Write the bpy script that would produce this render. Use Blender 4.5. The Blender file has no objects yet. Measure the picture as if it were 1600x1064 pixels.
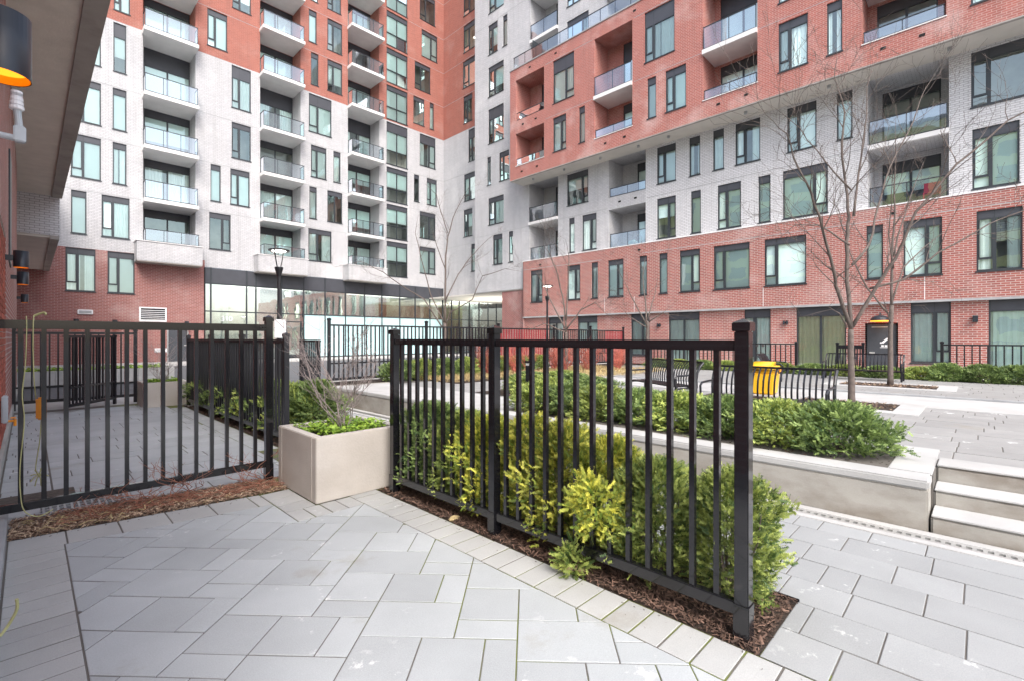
import bpy, bmesh, math, random
import numpy as np
from mathutils import Vector
C = bpy.context.scene.collection
sc = bpy.context.scene
# ------------------------------------------------------------------ camera, light
cam = bpy.data.cameras.new('camera'); camo = bpy.data.objects.new('camera', cam); C.objects.link(camo)
sc.camera = camo
cam.lens = 16.76; cam.sensor_width = 36; cam.shift_y = -0.0025; cam.clip_end = 600; cam.clip_start = .05
camo.location = (0, 0, 1.4)
LOOK = (.7123, .7019); RIGHT = (.7019, -.7123)
camo.rotation_euler = (math.pi/2, 0, math.atan2(LOOK[1], LOOK[0]) - math.pi/2)
w = bpy.data.worlds.new('World'); sc.world = w; w.use_nodes = True
wn = w.node_tree.nodes; bg = wn['Background']
sky = wn.new('ShaderNodeTexSky'); sky.sky_type = 'NISHITA'; sky.sun_disc = False
SUN_EL, SUN_AZ = math.radians(50), math.radians(207)      # azimuth: direction the light comes from, from +Y clockwise
sky.sun_elevation = SUN_EL; sky.sun_rotation = SUN_AZ
sky.air_density = 1.0; sky.dust_density = 4.0; sky.ozone_density = 1.0
ds = wn.new('ShaderNodeHueSaturation'); ds.inputs['Saturation'].default_value = .72      # thin, even cloud takes the blue out
w.node_tree.links.new(sky.outputs[0], ds.inputs['Color']); w.node_tree.links.new(ds.outputs[0], bg.inputs[0]); bg.inputs[1].default_value = .15
sun = bpy.data.lights.new('sun', 'SUN'); suno = bpy.data.objects.new('sun', sun); C.objects.link(suno)
sun.energy = .9; sun.angle = math.radians(24); sun.color = (1, .96, .9)
sd = Vector((math.sin(SUN_AZ)*math.cos(SUN_EL), math.cos(SUN_AZ)*math.cos(SUN_EL), math.sin(SUN_EL)))
suno.rotation_euler = sd.to_track_quat('Z', 'Y').to_euler()
sc.view_settings.view_transform = 'Standard'; sc.view_settings.look = 'None'
sc.view_settings.exposure = 1.42; sc.view_settings.gamma = 1
sc.cycles.max_bounces = 8; sc.cycles.transparent_max_bounces = 24
try: sc.cycles.use_denoising = True
except Exception: pass
rng = random.Random(7); nr = np.random.default_rng(5)

# ------------------------------------------------------------------ materials
def nodes(name):
    m = bpy.data.materials.new(name); m.use_nodes = True
    return m, m.node_tree.nodes, m.node_tree.links, m.node_tree.nodes['Principled BSDF']
def mixc(n, l, f, a, b, mode='MIX'):
    x = n.new('ShaderNodeMix'); x.data_type = 'RGBA'; x.blend_type = mode
    for s, v in ((0, f), (6, a), (7, b)):
        if hasattr(v, 'node'): l.new(v, x.inputs[s])
        else: x.inputs[s].default_value = v if s == 0 else ((*v, 1) if len(v) == 3 else v)
    return x.outputs[2]
def noise(n, l, scale, detail=4, coord=None, rough=.55):
    x = n.new('ShaderNodeTexNoise'); x.inputs['Scale'].default_value = scale; x.inputs['Detail'].default_value = detail
    x.inputs['Roughness'].default_value = rough
    if coord is not None: l.new(coord, x.inputs['Vector'])
    return x.outputs[0]
def ramp(n, l, v, a, b):
    x = n.new('ShaderNodeMapRange'); x.inputs[1].default_value = a; x.inputs[2].default_value = b
    l.new(v, x.inputs[0]); return x.outputs[0]
def mat(name, col, rough=.6, metal=0, var=.12, nscale=6, bump=0, coat=0, rnd=0, spec=None):
    m, n, l, p = nodes(name)
    geo = n.new('ShaderNodeNewGeometry').outputs['Position']
    f = ramp(n, l, noise(n, l, nscale, 5, geo), .3, .7)
    c = mixc(n, l, f, tuple(x*(1-var) for x in col), tuple(min(1, x*(1+var)) for x in col))
    if rnd:
        oi = n.new('ShaderNodeObjectInfo').outputs['Random']
        g = n.new('ShaderNodeMapRange'); l.new(oi, g.inputs[0]); g.inputs[3].default_value = 1-rnd; g.inputs[4].default_value = 1+rnd
        hv = n.new('ShaderNodeHueSaturation'); l.new(c, hv.inputs['Color']); l.new(g.outputs[0], hv.inputs['Value']); c = hv.outputs[0]
    l.new(c, p.inputs['Base Color']); p.inputs['Roughness'].default_value = rough; p.inputs['Metallic'].default_value = metal
    p.inputs['Coat Weight'].default_value = coat
    if spec is not None: p.inputs['Specular IOR Level'].default_value = spec
    if bump:
        b = n.new('ShaderNodeBump'); b.inputs['Strength'].default_value = bump; b.inputs['Distance'].default_value = .01
        l.new(noise(n, l, nscale*12, 4, geo), b.inputs['Height']); l.new(b.outputs[0], p.inputs['Normal'])
    return m
def brick(name, c1, c2, mortar, msize=.012, bw=.23, rh=.078, stain=(.8, .75, .72), stainf=.25):
    m, n, l, p = nodes(name)
    uv = n.new('ShaderNodeUVMap').outputs[0]
    bt = n.new('ShaderNodeTexBrick'); l.new(uv, bt.inputs['Vector'])
    bt.inputs['Scale'].default_value = 1; bt.inputs['Brick Width'].default_value = bw; bt.inputs['Row Height'].default_value = rh
    bt.inputs['Mortar Size'].default_value = msize; bt.inputs['Mortar Smooth'].default_value = .15; bt.inputs['Bias'].default_value = -.1
    bt.inputs['Color1'].default_value = (*c1, 1); bt.inputs['Color2'].default_value = (*c2, 1); bt.inputs['Mortar'].default_value = (*mortar, 1)
    f1 = ramp(n, l, noise(n, l, .55, 6, uv), .52, .8)
    c = mixc(n, l, f1, bt.outputs[0], mixc(n, l, stainf, bt.outputs[0], stain))
    mp = n.new('ShaderNodeMapping'); l.new(uv, mp.inputs[0]); mp.inputs['Scale'].default_value = (2.4, .16, 1)      # rain streaks
    c = mixc(n, l, ramp(n, l, noise(n, l, 1.6, 5, mp.outputs[0]), .48, .75), c, mixc(n, l, .16, c, (.10, .08, .07)))
    c = mixc(n, l, .26, c, mixc(n, l, noise(n, l, 9, 5, uv), (.3, .3, .3), (1, 1, 1)), 'OVERLAY')
    l.new(c, p.inputs['Base Color']); p.inputs['Roughness'].default_value = .85
    b = n.new('ShaderNodeBump'); b.inputs['Strength'].default_value = .6; b.inputs['Distance'].default_value = .008; b.invert = True
    l.new(bt.outputs[1], b.inputs['Height']); l.new(b.outputs[0], p.inputs['Normal'])
    return m
def glass(name, tint, fac, rough=.01, gcol=(1, 1, 1), ior=1.5):
    m, n, l, p = nodes(name)
    n.remove(p); out = n['Material Output']
    t = n.new('ShaderNodeBsdfTransparent'); t.inputs[0].default_value = (*tint, 1)
    g = n.new('ShaderNodeBsdfGlossy'); g.inputs['Roughness'].default_value = rough; g.inputs[0].default_value = (*gcol, 1)
    fr = n.new('ShaderNodeFresnel'); fr.inputs[0].default_value = ior
    ad = n.new('ShaderNodeMath'); ad.operation = 'ADD'; ad.use_clamp = True; l.new(fr.outputs[0], ad.inputs[0]); ad.inputs[1].default_value = fac
    geo = n.new('ShaderNodeNewGeometry').outputs['Position']
    b = n.new('ShaderNodeBump'); b.inputs['Strength'].default_value = .05; b.inputs['Distance'].default_value = .05
    l.new(noise(n, l, 1.3, 2, geo), b.inputs['Height']); l.new(b.outputs[0], g.inputs['Normal'])
    x = n.new('ShaderNodeMixShader'); l.new(ad.outputs[0], x.inputs[0]); l.new(t.outputs[0], x.inputs[1]); l.new(g.outputs[0], x.inputs[2])
    l.new(x.outputs[0], out.inputs[0]); return m
def emis(name, col, s):
    m, n, l, p = nodes(name); p.inputs['Base Color'].default_value = (*col, 1)
    p.inputs['Emission Color'].default_value = (*col, 1); p.inputs['Emission Strength'].default_value = s; return m
def leafmat(name, c1, c2, rough=.55, trans=.25):
    m, n, l, p = nodes(name)
    a = n.new('ShaderNodeAttribute'); a.attribute_name = 'shade'
    c = mixc(n, l, a.outputs['Fac'], c1, c2)
    oi = n.new('ShaderNodeObjectInfo').outputs['Random']
    g = n.new('ShaderNodeMapRange'); l.new(oi, g.inputs[0]); g.inputs[3].default_value = .8; g.inputs[4].default_value = 1.2
    hv = n.new('ShaderNodeHueSaturation'); l.new(c, hv.inputs['Color']); l.new(g.outputs[0], hv.inputs['Value']); c = hv.outputs[0]
    l.new(c, p.inputs['Base Color']); p.inputs['Roughness'].default_value = rough
    tr = n.new('ShaderNodeBsdfTranslucent'); l.new(c, tr.inputs[0])
    x = n.new('ShaderNodeMixShader'); x.inputs[0].default_value = trans
    l.new(p.outputs[0], x.inputs[1]); l.new(tr.outputs[0], x.inputs[2]); l.new(x.outputs[0], n['Material Output'].inputs[0]); return m
def pavermat(name, col, rnd=.09):
    m, n, l, p = nodes(name)
    geo = n.new('ShaderNodeNewGeometry').outputs['Position']
    c = mixc(n, l, ramp(n, l, noise(n, l, 1.7, 6, geo), .3, .7), tuple(x*.9 for x in col), tuple(x*1.08 for x in col))
    c = mixc(n, l, .4, c, mixc(n, l, noise(n, l, 180, 3, geo), (.25, .25, .25), (.8, .8, .8)), 'OVERLAY')
    oi = n.new('ShaderNodeObjectInfo').outputs['Random']
    g = n.new('ShaderNodeMapRange'); l.new(oi, g.inputs[0]); g.inputs[3].default_value = 1-rnd; g.inputs[4].default_value = 1+rnd
    hv = n.new('ShaderNodeHueSaturation'); l.new(c, hv.inputs['Color']); l.new(g.outputs[0], hv.inputs['Value']); c = hv.outputs[0]
    # warm, brownish stains and a few pale lime smears
    c = mixc(n, l, ramp(n, l, noise(n, l, 1.1, 7, geo, .65), .6, .72), c, mixc(n, l, .5, c, (.22, .19, .13)))
    dn = noise(n, l, 6.5, 8, geo, .7)
    sm = n.new('ShaderNodeMath'); sm.operation = 'MULTIPLY'
    l.new(ramp(n, l, dn, .60, .66), sm.inputs[0]); l.new(ramp(n, l, noise(n, l, 1.3, 2, geo), .52, .60), sm.inputs[1])
    c = mixc(n, l, sm.outputs[0], c, (.62, .63, .63))
    dk = ramp(n, l, noise(n, l, 38, 2, geo), .80, .83)
    c = mixc(n, l, dk, c, (.08, .08, .08))
    l.new(c, p.inputs['Base Color'])
    r = n.new('ShaderNodeMapRange'); l.new(noise(n, l, 3, 5, geo), r.inputs[0]); r.inputs[3].default_value = .5; r.inputs[4].default_value = .85
    l.new(r.outputs[0], p.inputs['Roughness'])
    b = n.new('ShaderNodeBump'); b.inputs['Strength'].default_value = .35; b.inputs['Distance'].default_value = .004
    l.new(noise(n, l, 120, 5, geo), b.inputs['Height']); l.new(b.outputs[0], p.inputs['Normal']); return m
def concmat(name, col, stains=(.2, .16, .12), amt=.5, lo=.5, hi=.72, zs=2.2):
    m, n, l, p = nodes(name)
    geo = n.new('ShaderNodeNewGeometry').outputs['Position']
    mp = n.new('ShaderNodeMapping'); l.new(geo, mp.inputs[0]); mp.inputs['Scale'].default_value = (1, 1, zs)
    c = mixc(n, l, ramp(n, l, noise(n, l, 2.3, 7, geo), .3, .7), tuple(x*.88 for x in col), tuple(x*1.08 for x in col))
    c = mixc(n, l, ramp(n, l, noise(n, l, 1.2, 8, mp.outputs[0], .62), lo, hi), c, mixc(n, l, amt, c, stains))
    c = mixc(n, l, .15, c, mixc(n, l, noise(n, l, 150, 3, geo), (.2, .2, .2), (.8, .8, .8)), 'OVERLAY')
    l.new(c, p.inputs['Base Color']); p.inputs['Roughness'].default_value = .8
    b = n.new('ShaderNodeBump'); b.inputs['Strength'].default_value = .3; b.inputs['Distance'].default_value = .006
    l.new(noise(n, l, 60, 6, geo), b.inputs['Height']); l.new(b.outputs[0], p.inputs['Normal']); return m
M = {}
M['red_low'] = brick('red_brick_low', (.33, .098, .080), (.24, .074, .064), (.43, .33, .30))
M['red_far'] = brick('red_brick_far', (.27, .098, .088), (.22, .080, .074), (.36, .25, .23), .010)
M['red_up'] = brick('red_brick_up', (.36, .115, .092), (.29, .094, .078), (.44, .27, .24), .010, stainf=.35)
M['orange'] = brick('orange_brick', (.32, .108, .080), (.26, .088, .067), (.37, .18, .145), .008, stainf=.12)
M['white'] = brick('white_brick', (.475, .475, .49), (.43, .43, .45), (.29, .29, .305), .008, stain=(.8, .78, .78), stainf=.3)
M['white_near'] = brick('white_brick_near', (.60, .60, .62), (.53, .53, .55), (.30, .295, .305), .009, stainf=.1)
M['slab'] = mat('painted_slab', (.72, .71, .71), .8, var=.05, nscale=2)
M['soffit'] = mat('stucco_soffit', (.58, .55, .51), .9, var=.05, nscale=2, bump=.2)
M['soffit_near'] = mat('grey_stucco', (.66, .62, .56), .95, var=.07, nscale=3, bump=.5)
M['edge_conc'] = concmat('edge_concrete', (.34, .32, .30), (.1, .09, .08), .5)
M['frame'] = mat('window_frame', (.032, .038, .045), .38, var=.06, nscale=2)
M['spandrel'] = mat('spandrel_panel', (.055, .058, .07), .45, var=.1, nscale=2)
M['pane'] = glass('window_glass', (.94, 1, .985), .13, gcol=(.82, 1, .98))
M['pane_b'] = glass('courtyard_glass', (.93, 1, .99), .14, gcol=(.88, 1, .98))
M['rail_glass'] = glass('balcony_glass', (.80, .87, .92), .20, gcol=(.9, .95, 1))
M['cw_glass'] = glass('curtain_wall_glass', (.92, .98, .98), .38, gcol=(.95, 1, 1))
M['frost'] = mat('frosted_glass', (.48, .70, .73), .22, var=.04, nscale=1)
M['blind'] = mat('blind_fabric', (.84, .93, .91), .9, var=.05, nscale=1, rnd=.2)
M['curtain'] = mat('curtain_fabric', (.84, .90, .88), .9, var=.05, nscale=3, rnd=.12)
M['curtain_y'] = mat('cream_curtain', (.74, .70, .52), .9, var=.05, nscale=3)
M['room'] = mat('room_wall', (.34, .33, .30), .9, var=.2, nscale=2, rnd=.5)
M['lobby'] = mat('lobby_wall', (.74, .75, .72), .9, var=.12, nscale=.6)
M['wood'] = mat('wood_panel', (.34, .17, .09), .6, var=.2, nscale=2)
M['lime'] = mat('lime_wall', (.62, .64, .40), .8, var=.06, nscale=1)
M['black'] = mat('black_powder_coat', (.008, .008, .010), .13, var=.1, nscale=3, coat=.4)
M['black_far'] = mat('black_steel', (.014, .014, .018), .3, var=.1, nscale=3)
M['red_reflection'] = mat('red_reflection_steel', (.30, .028, .038), .35, var=.1, nscale=3)  # reddish reflections on the black far fence, put into the picket colour
M['bolt'] = mat('steel_bolt', (.6, .6, .6), .3, 1)
M['paver'] = pavermat('patio_paver', (.36, .382, .395), .08)
M['paver_w'] = pavermat('walkway_paver', (.285, .295, .30), .08)
M['paver_p'] = pavermat('plaza_paver', (.27, .27, .265), .08)
M['paver_b'] = pavermat('border_paver', (.372, .378, .375), .08)
M['conc'] = concmat('pale_concrete', (.40, .40, .38), (.30, .28, .24), .4)
M['conc_wall'] = concmat('stained_concrete', (.35, .335, .305), (.17, .14, .11), .7, .44, .62)
M['conc_light'] = concmat('plaza_concrete', (.42, .42, .415), (.28, .27, .25), .4)
M['planter'] = concmat('planter_panel', (.52, .485, .445), (.36, .31, .26), .35, .45, .7)
M['asphalt'] = mat('asphalt', (.10, .105, .115), .85, var=.15, nscale=2, bump=.4)
M['mortar'] = mat('mortar', (.46, .40, .36), .9, var=.15, nscale=30)
M['soil'] = mat('dark_soil', (.040, .027, .02), .95, var=.4, nscale=14, bump=1)
M['bark'] = mat('young_bark', (.125, .10, .088), .85, var=.25, nscale=18, bump=.6)
M['bark_grey'] = mat('grey_twig', (.27, .225, .215), .8, var=.2, nscale=20)
M['twig_red'] = mat('dogwood_twig', (.42, .12, .085), .6, var=.55, nscale=22, rnd=.2)
M['twig_dry'] = mat('dry_twig', (.30, .13, .085), .8, var=.4, nscale=12)
M['straw'] = mat('dry_grass', (.46, .36, .19), .9, var=.35, nscale=10)
M['grate'] = mat('steel_grate', (.55, .55, .54), .4, .6)
M['dark'] = mat('dark_void', (.006, .006, .006), .8)
M['yellow'] = mat('yellow_plastic', (.80, .44, .012), .4, var=.04, nscale=3)
M['orange_p'] = mat('orange_plastic', (.75, .28, .02), .45)
M['cord'] = mat('yellow_cord', (.42, .42, .20), .5, var=.15, nscale=20)
M['sconce'] = mat('sconce_metal', (.022, .026, .034), .35, var=.06, nscale=5)
M['amber'] = emis('amber_lens', (1.0, .34, .02), .8)
M['lamp_on'] = emis('lamp_lens', (1, .93, .8), 4)
M['pvc'] = mat('grey_pvc', (.42, .46, .49), .5)
M['white_p'] = mat('white_plastic', (.75, .75, .77), .45)
M['door'] = mat('grey_door', (.05, .055, .065), .45)
M['mat_rubber'] = mat('brown_doormat', (.09, .075, .065), .95, var=.3, nscale=30, bump=.6)
M['pink'] = mat('red_cloth', (.62, .05, .09), .8)
M['stone'] = mat('grey_stone', (.34, .35, .36), .85, var=.15, nscale=3, bump=.3)
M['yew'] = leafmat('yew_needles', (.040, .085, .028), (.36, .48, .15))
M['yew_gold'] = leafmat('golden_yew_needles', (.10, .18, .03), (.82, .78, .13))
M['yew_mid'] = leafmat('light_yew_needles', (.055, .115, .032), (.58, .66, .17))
M['cover'] = leafmat('ground_cover_leaf', (.12, .24, .03), (.42, .60, .08))
M['chip'] = leafmat('mulch_chip', (.035, .02, .014), (.19, .115, .085), .9, 0)
M['chip_dry'] = leafmat('dry_mulch_chip', (.12, .06, .04), (.56, .42, .29), .9, 0)
M['strawl'] = leafmat('straw_blade', (.30, .20, .08), (.68, .55, .28), .9, .2)

# ------------------------------------------------------------------ helpers
def tag(o, label=None, cat=None, group=None, kind=None):
    if label: o['label'] = label
    if cat: o['category'] = cat
    if group: o['group'] = group
    if kind: o['kind'] = kind
    return o
def thing(name, label, cat, loc=(0, 0, 0), group=None, rz=0):
    o = bpy.data.objects.new(name, None); C.objects.link(o); o.location = loc; o.rotation_euler = (0, 0, rz)
    o.empty_display_size = .2
    return tag(o, label, cat, group)
def link(name, me, parent=None, loc=(0, 0, 0), rot=(0, 0, 0)):
    o = bpy.data.objects.new(name, me); C.objects.link(o); o.location = loc; o.rotation_euler = rot
    if parent is not None: o.parent = parent
    return o
def bmobj(name, bm, mats, parent=None, loc=(0, 0, 0), rot=(0, 0, 0), smooth=False, recalc=True):
    if recalc: bmesh.ops.recalc_face_normals(bm, faces=bm.faces[:])
    me = bpy.data.meshes.new(name); bm.to_mesh(me); bm.free()
    for m in (mats if isinstance(mats, (list, tuple)) else [mats]): me.materials.append(M[m] if isinstance(m, str) else m)
    if smooth:
        for p in me.polygons: p.use_smooth = True
    return link(name, me, parent, loc, rot)
def box(bm, x0, x1, y0, y1, z0, z1, mi=0, f=None, bev=0):
    P = [(x0, y0, z0), (x1, y0, z0), (x1, y1, z0), (x0, y1, z0), (x0, y0, z1), (x1, y0, z1), (x1, y1, z1), (x0, y1, z1)]
    if f: P = [f(*p) for p in P]
    v = [bm.verts.new(p) for p in P]
    fs = [bm.faces.new([v[i] for i in q]) for q in ((3, 2, 1, 0), (4, 5, 6, 7), (0, 1, 5, 4), (1, 2, 6, 5), (2, 3, 7, 6), (3, 0, 4, 7))]
    for q in fs: q.material_index = mi
    if bev:
        es = set(e for q in fs for e in q.edges)
        bmesh.ops.bevel(bm, geom=list(es), offset=bev, segments=2, affect='EDGES', clamp_overlap=True)
    return v
def boxo(name, x0, x1, y0, y1, z0, z1, m, parent=None, bev=0):
    bm = bmesh.new(); box(bm, x0, x1, y0, y1, z0, z1, bev=bev); return bmobj(name, bm, m, parent)
def cyl(bm, p0, p1, r0, r1=None, n=12, cap=True, mi=0):
    r1 = r0 if r1 is None else r1
    p0, p1 = Vector(p0), Vector(p1); d = (p1-p0).normalized()
    a = d.orthogonal().normalized(); b = d.cross(a)
    R = [[bm.verts.new(p + (a*math.cos(t)+b*math.sin(t))*r) for t in [2*math.pi*i/n for i in range(n)]] for p, r in ((p0, r0), (p1, r1))]
    for i in range(n):
        bm.faces.new((R[0][i], R[0][(i+1) % n], R[1][(i+1) % n], R[1][i])).material_index = mi
    if cap:
        bm.faces.new(R[0][::-1]).material_index = mi; bm.faces.new(R[1]).material_index = mi
def tube(bm, pts, rad, n=6, cap=True):
    pts = [Vector(p) for p in pts]; rs = rad if isinstance(rad, (list, tuple)) else [rad]*len(pts)
    prev = None; a = None
    for i, p in enumerate(pts):
        d = (pts[min(i+1, len(pts)-1)] - pts[max(i-1, 0)])
        if d.length < 1e-7: d = Vector((0, 0, 1))
        d.normalize()
        a = d.orthogonal().normalized() if a is None else (a - d*a.dot(d))
        if a.length < 1e-5: a = d.orthogonal()
        a.normalize(); b = d.cross(a)
        ring = [bm.verts.new(p + (a*math.cos(2*math.pi*k/n)+b*math.sin(2*math.pi*k/n))*rs[i]) for k in range(n)]
        if prev:
            for k in range(n): bm.faces.new((prev[k], prev[(k+1) % n], ring[(k+1) % n], ring[k]))
        elif cap: bm.faces.new(ring[::-1])
        prev = ring
    if cap: bm.faces.new(prev)
def npmesh(name, V, F, mats, shade=None):
    me = bpy.data.meshes.new(name); k = F.shape[1]
    me.vertices.add(len(V)); me.vertices.foreach_set('co', V.astype(np.float32).ravel())
    me.loops.add(F.size); me.loops.foreach_set('vertex_index', F.astype(np.int32).ravel())
    me.polygons.add(len(F)); me.polygons.foreach_set('loop_start', np.arange(0, F.size, k, dtype=np.int32))
    me.update(calc_edges=True)
    if shade is not None:
        a = me.attributes.new('shade', 'FLOAT', 'POINT'); a.data.foreach_set('value', shade.astype(np.float32))
    for m in mats: me.materials.append(M[m])
    me.validate(); return me

# ---- walls with holes; a plane frame maps (s, d, z) to the world, s growing to the viewer's right, d inwards
def planeY(Y): return lambda s, d, z: (s, Y+d, z)
def planeX(X): return lambda s, d, z: (X+d, -s, z)        # s = -y
def wall(name, f, s0, s1, z0, z1, holes, mats, matf, parent, th=.14, cuts_s=(), cuts_z=(), d0=0):
    S = sorted(set([round(x, 4) for h in holes for x in h[:2] if s0 < x < s1] + [s0, s1] + list(cuts_s)))
    Z = sorted(set([round(x, 4) for h in holes for x in h[2:4] if z0 < x < z1] + [z0, z1] + list(cuts_z)))
    bm = bmesh.new(); uv = bm.loops.layers.uv.new('UVMap'); vs = {}
    def v(s, d, z):
        k = (round(s, 4), round(d, 4), round(z, 4))
        if k not in vs: vs[k] = bm.verts.new(f(s, d, z))
        return vs[k]
    def face(q, uvs, mi):
        try: fc = bm.faces.new([v(*p) for p in q])
        except ValueError: return
        fc.material_index = mi
        for lp, u in zip(fc.loops, uvs): lp[uv].uv = u
    def inh(s, z): return any(h[0] < s < h[1] and h[2] < z < h[3] for h in holes)
    for i in range(len(S)-1):
        for j in range(len(Z)-1):
            a, b, c, e = S[i], S[i+1], Z[j], Z[j+1]
            if not inh((a+b)/2, (c+e)/2):
                face([(a, d0, c), (b, d0, c), (b, d0, e), (a, d0, e)], [(a, c), (b, c), (b, e), (a, e)], matf((a+b)/2, (c+e)/2))
    for h in holes:                                        # reveals, split at the colour changes
        a, b, c, e = h[:4]; t = h[4] if len(h) > 4 else th
        zc = [c] + [q for q in cuts_z if c < q < e] + [e]
        for k in range(len(zc)-1):
            p, q = zc[k], zc[k+1]; eps = 1e-3
            for s_, sg in ((a, -1), (b, 1)):
                mi = matf(s_+sg*.05, (p+q)/2)
                face([(s_, d0, p), (s_, d0+t, p), (s_, d0+t, q), (s_, d0, q)], [(s_, p), (s_+sg*t, p), (s_+sg*t, q), (s_, q)], mi)
        if e < z1-1e-4: face([(a, d0, e), (b, d0, e), (b, d0+t, e), (a, d0+t, e)], [(a, e), (b, e), (b, e+t), (a, e+t)], matf((a+b)/2, e+.05))
        if c > z0+1e-4: face([(a, d0, c), (b, d0, c), (b, d0+t, c), (a, d0+t, c)], [(a, c), (b, c), (b, c+t), (a, c+t)], matf((a+b)/2, c-.05))
    return bmobj(name, bm, mats, parent, recalc=False)
CUR = ['full', 'full', 'full', 'full', 'curtain', 'curtain', 'half', 'half', 'drapes', 'dark']
def unit(f, s0, s1, z0, z1, typ, parent, d=.05, sp=.28, style=None, pane='pane', name='window', sill=True):
    d = min(d, .055)
    """a glazed unit: frame with spandrel, panes, and what hangs behind them"""
    b = .05; bm = bmesh.new(); D0, D1 = d, d+.07
    B = lambda a, c, e, g, mi=0, x0=D0, x1=D1: box(bm, a, c, x0, x1, e, g, mi, f)
    zt = z1-sp if sp else z1-b
    B(s0, s0+b, z0, z1); B(s1-b, s1, z0, z1); B(s0+b, s1-b, z0, z0+b); B(s0+b, s1-b, zt-b*.8, zt)
    if sp: B(s0+b, s1-b, zt+.002, z1, 1, D0+.012, D1-.01)
    else: pass
    W = s1-s0; lites = []
    ix0, ix1, iz0, iz1 = s0+b, s1-b, z0+b, zt-b*.8
    mm = None
    if typ == 'S': lites = [(ix0, ix1, iz0, iz1)]
    elif typ in 'LRWV':
        fr = .40 if typ in 'LR' else .30
        mm = s0+W*fr if typ in 'LW' else s1-W*fr
        zl = z0+(zt-z0)*.24
        B(mm-.05, mm+.05, z0+b, zt-b*.8)
        if typ in 'LW':
            B(ix0, mm-.05, zl-.035, zl+.035); lites = [(ix0, mm-.05, iz0, zl-.035), (ix0, mm-.05, zl+.035, iz1), (mm+.05, ix1, iz0, iz1)]
            B(ix0, ix0+.03, zl+.035, iz1, 0, D0-.015, D0); B(mm-.08, mm-.05, zl+.035, iz1, 0, D0-.015, D0)
        else:
            B(mm+.05, ix1, zl-.035, zl+.035); lites = [(mm+.05, ix1, iz0, zl-.035), (mm+.05, ix1, zl+.035, iz1), (ix0, mm-.05, iz0, iz1)]
            B(ix1-.03, ix1, zl+.035, iz1, 0, D0-.015, D0); B(mm+.05, mm+.08, zl+.035, iz1, 0, D0-.015, D0)
        if sp: B(mm-.012, mm+.012, zt, z1, 0, D0+.005, D1-.005)
    elif typ == 'D':
        mm = (s0+s1)/2; B(mm-.04, mm+.04, z0+b, zt-b*.8); lites = [(ix0, mm-.04, iz0, iz1), (mm+.04, ix1, iz0, iz1)]
    elif typ == 'F':
        mm = (s0+s1)/2; zm = z0+(zt-z0)*.42
        B(mm-.03, mm+.03, z0+b, zm-.03); B(mm-.03, mm+.03, zm+.03, zt-b*.8); B(ix0, ix1, zm-.025, zm+.025, 0, D0-.02, D1)
        lites = [(ix0, mm-.03, iz0, zm-.03), (mm+.03, ix1, iz0, zm-.03), (ix0, mm-.03, zm+.03, iz1), (mm+.03, ix1, zm+.03, iz1)]
    if sill: box(bm, s0-.03, s1+.03, -.035, D0, z0-.05, z0-.002, 0, f)
    fo = bmobj(name, bm, ['frame', 'spandrel'], parent)
    for a, c, e, g in lites:
        bm = bmesh.new(); vs = [bm.verts.new(f(*p)) for p in ((a, D0+.035, e), (c, D0+.035, e), (c, D0+.035, g), (a, D0+.035, g))]
        bm.faces.new(vs); bmobj('pane', bm, pane, fo)
    style = style or rng.choice(CUR)
    bm = bmesh.new(); dd = .75 if style != 'full' else .35
    q = [(s0+.01, s1-.01)][0]
    def quad(pts, mi=0): bm.faces.new([bm.verts.new(f(*p)) for p in pts]).material_index = mi
    a, c, e, g = s0+.005, s1-.005, z0+.005, z1-.005
    quad([(a, D1+dd, e), (c, D1+dd, e), (c, D1+dd, g), (a, D1+dd, g)])
    quad([(a, D1, e), (a, D1+dd, e), (a, D1+dd, g), (a, D1, g)]); quad([(c, D1, e), (c, D1+dd, e), (c, D1+dd, g), (c, D1, g)])
    quad([(a, D1, g), (c, D1, g), (c, D1+dd, g), (a, D1+dd, g)]); quad([(a, D1, e), (c, D1, e), (c, D1+dd, e), (a, D1+dd, e)])
    bmobj('room_interior', bm, 'room', fo)
    if style == 'dark': return fo
    def drape(a, c, e, g, wav, nm, mt, dep=.03):
        bm = bmesh.new(); n = max(2, int((c-a)/.045)) if wav else 1; pr = None
        for i in range(n+1):
            s = a+(c-a)*i/n; dq = D1+dep+(wav*math.sin(i*1.9+a*3) if wav else 0)
            cur = (bm.verts.new(f(s, dq, e)), bm.verts.new(f(s, dq, g)))
            if pr: bm.faces.new((pr[0], cur[0], cur[1], pr[1]))
            pr = cur
        bmobj(nm, bm, mt, fo)
    if style == 'full':
        drape(s0+.02, s1-.02, z0+.01, zt, 0, 'blind', 'blind')
    elif style == 'half': drape(s0+.02, s1-.02, z0+(zt-z0)*rng.uniform(.3, .62), zt, 0, 'blind', 'blind')
    elif style == 'curtain':
        g1 = rng.uniform(.28, .5); drape(s0+.02, s0+W*g1, z0+.02, zt, .022, 'curtain', 'curtain')
        drape(s1-W*rng.uniform(.28, .5), s1-.02, z0+.02, zt, .022, 'curtain', 'curtain')
    elif style == 'drapes': drape(s0+.02, s1-.02, z0+.02, zt, .03, 'curtain', 'curtain')
    elif style == 'cream': drape(s0+.02, s1-.02, z0+.02, zt, .03, 'curtain', 'curtain_y')
    return fo
def balcony(f, s0, s1, zf, parent, proj, back=1.3, th=.2, ch=.95, sides=True, name='balcony'):
    bm = bmesh.new(); box(bm, s0, s1, -proj, back, zf-th, zf, 0, f)
    sl = bmobj(name, bm, 'slab', parent)
    guard(f, s0+.06, s1-.06, zf, zf+ch, -proj+.06, sl, sides and proj > .3)
    return sl
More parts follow.
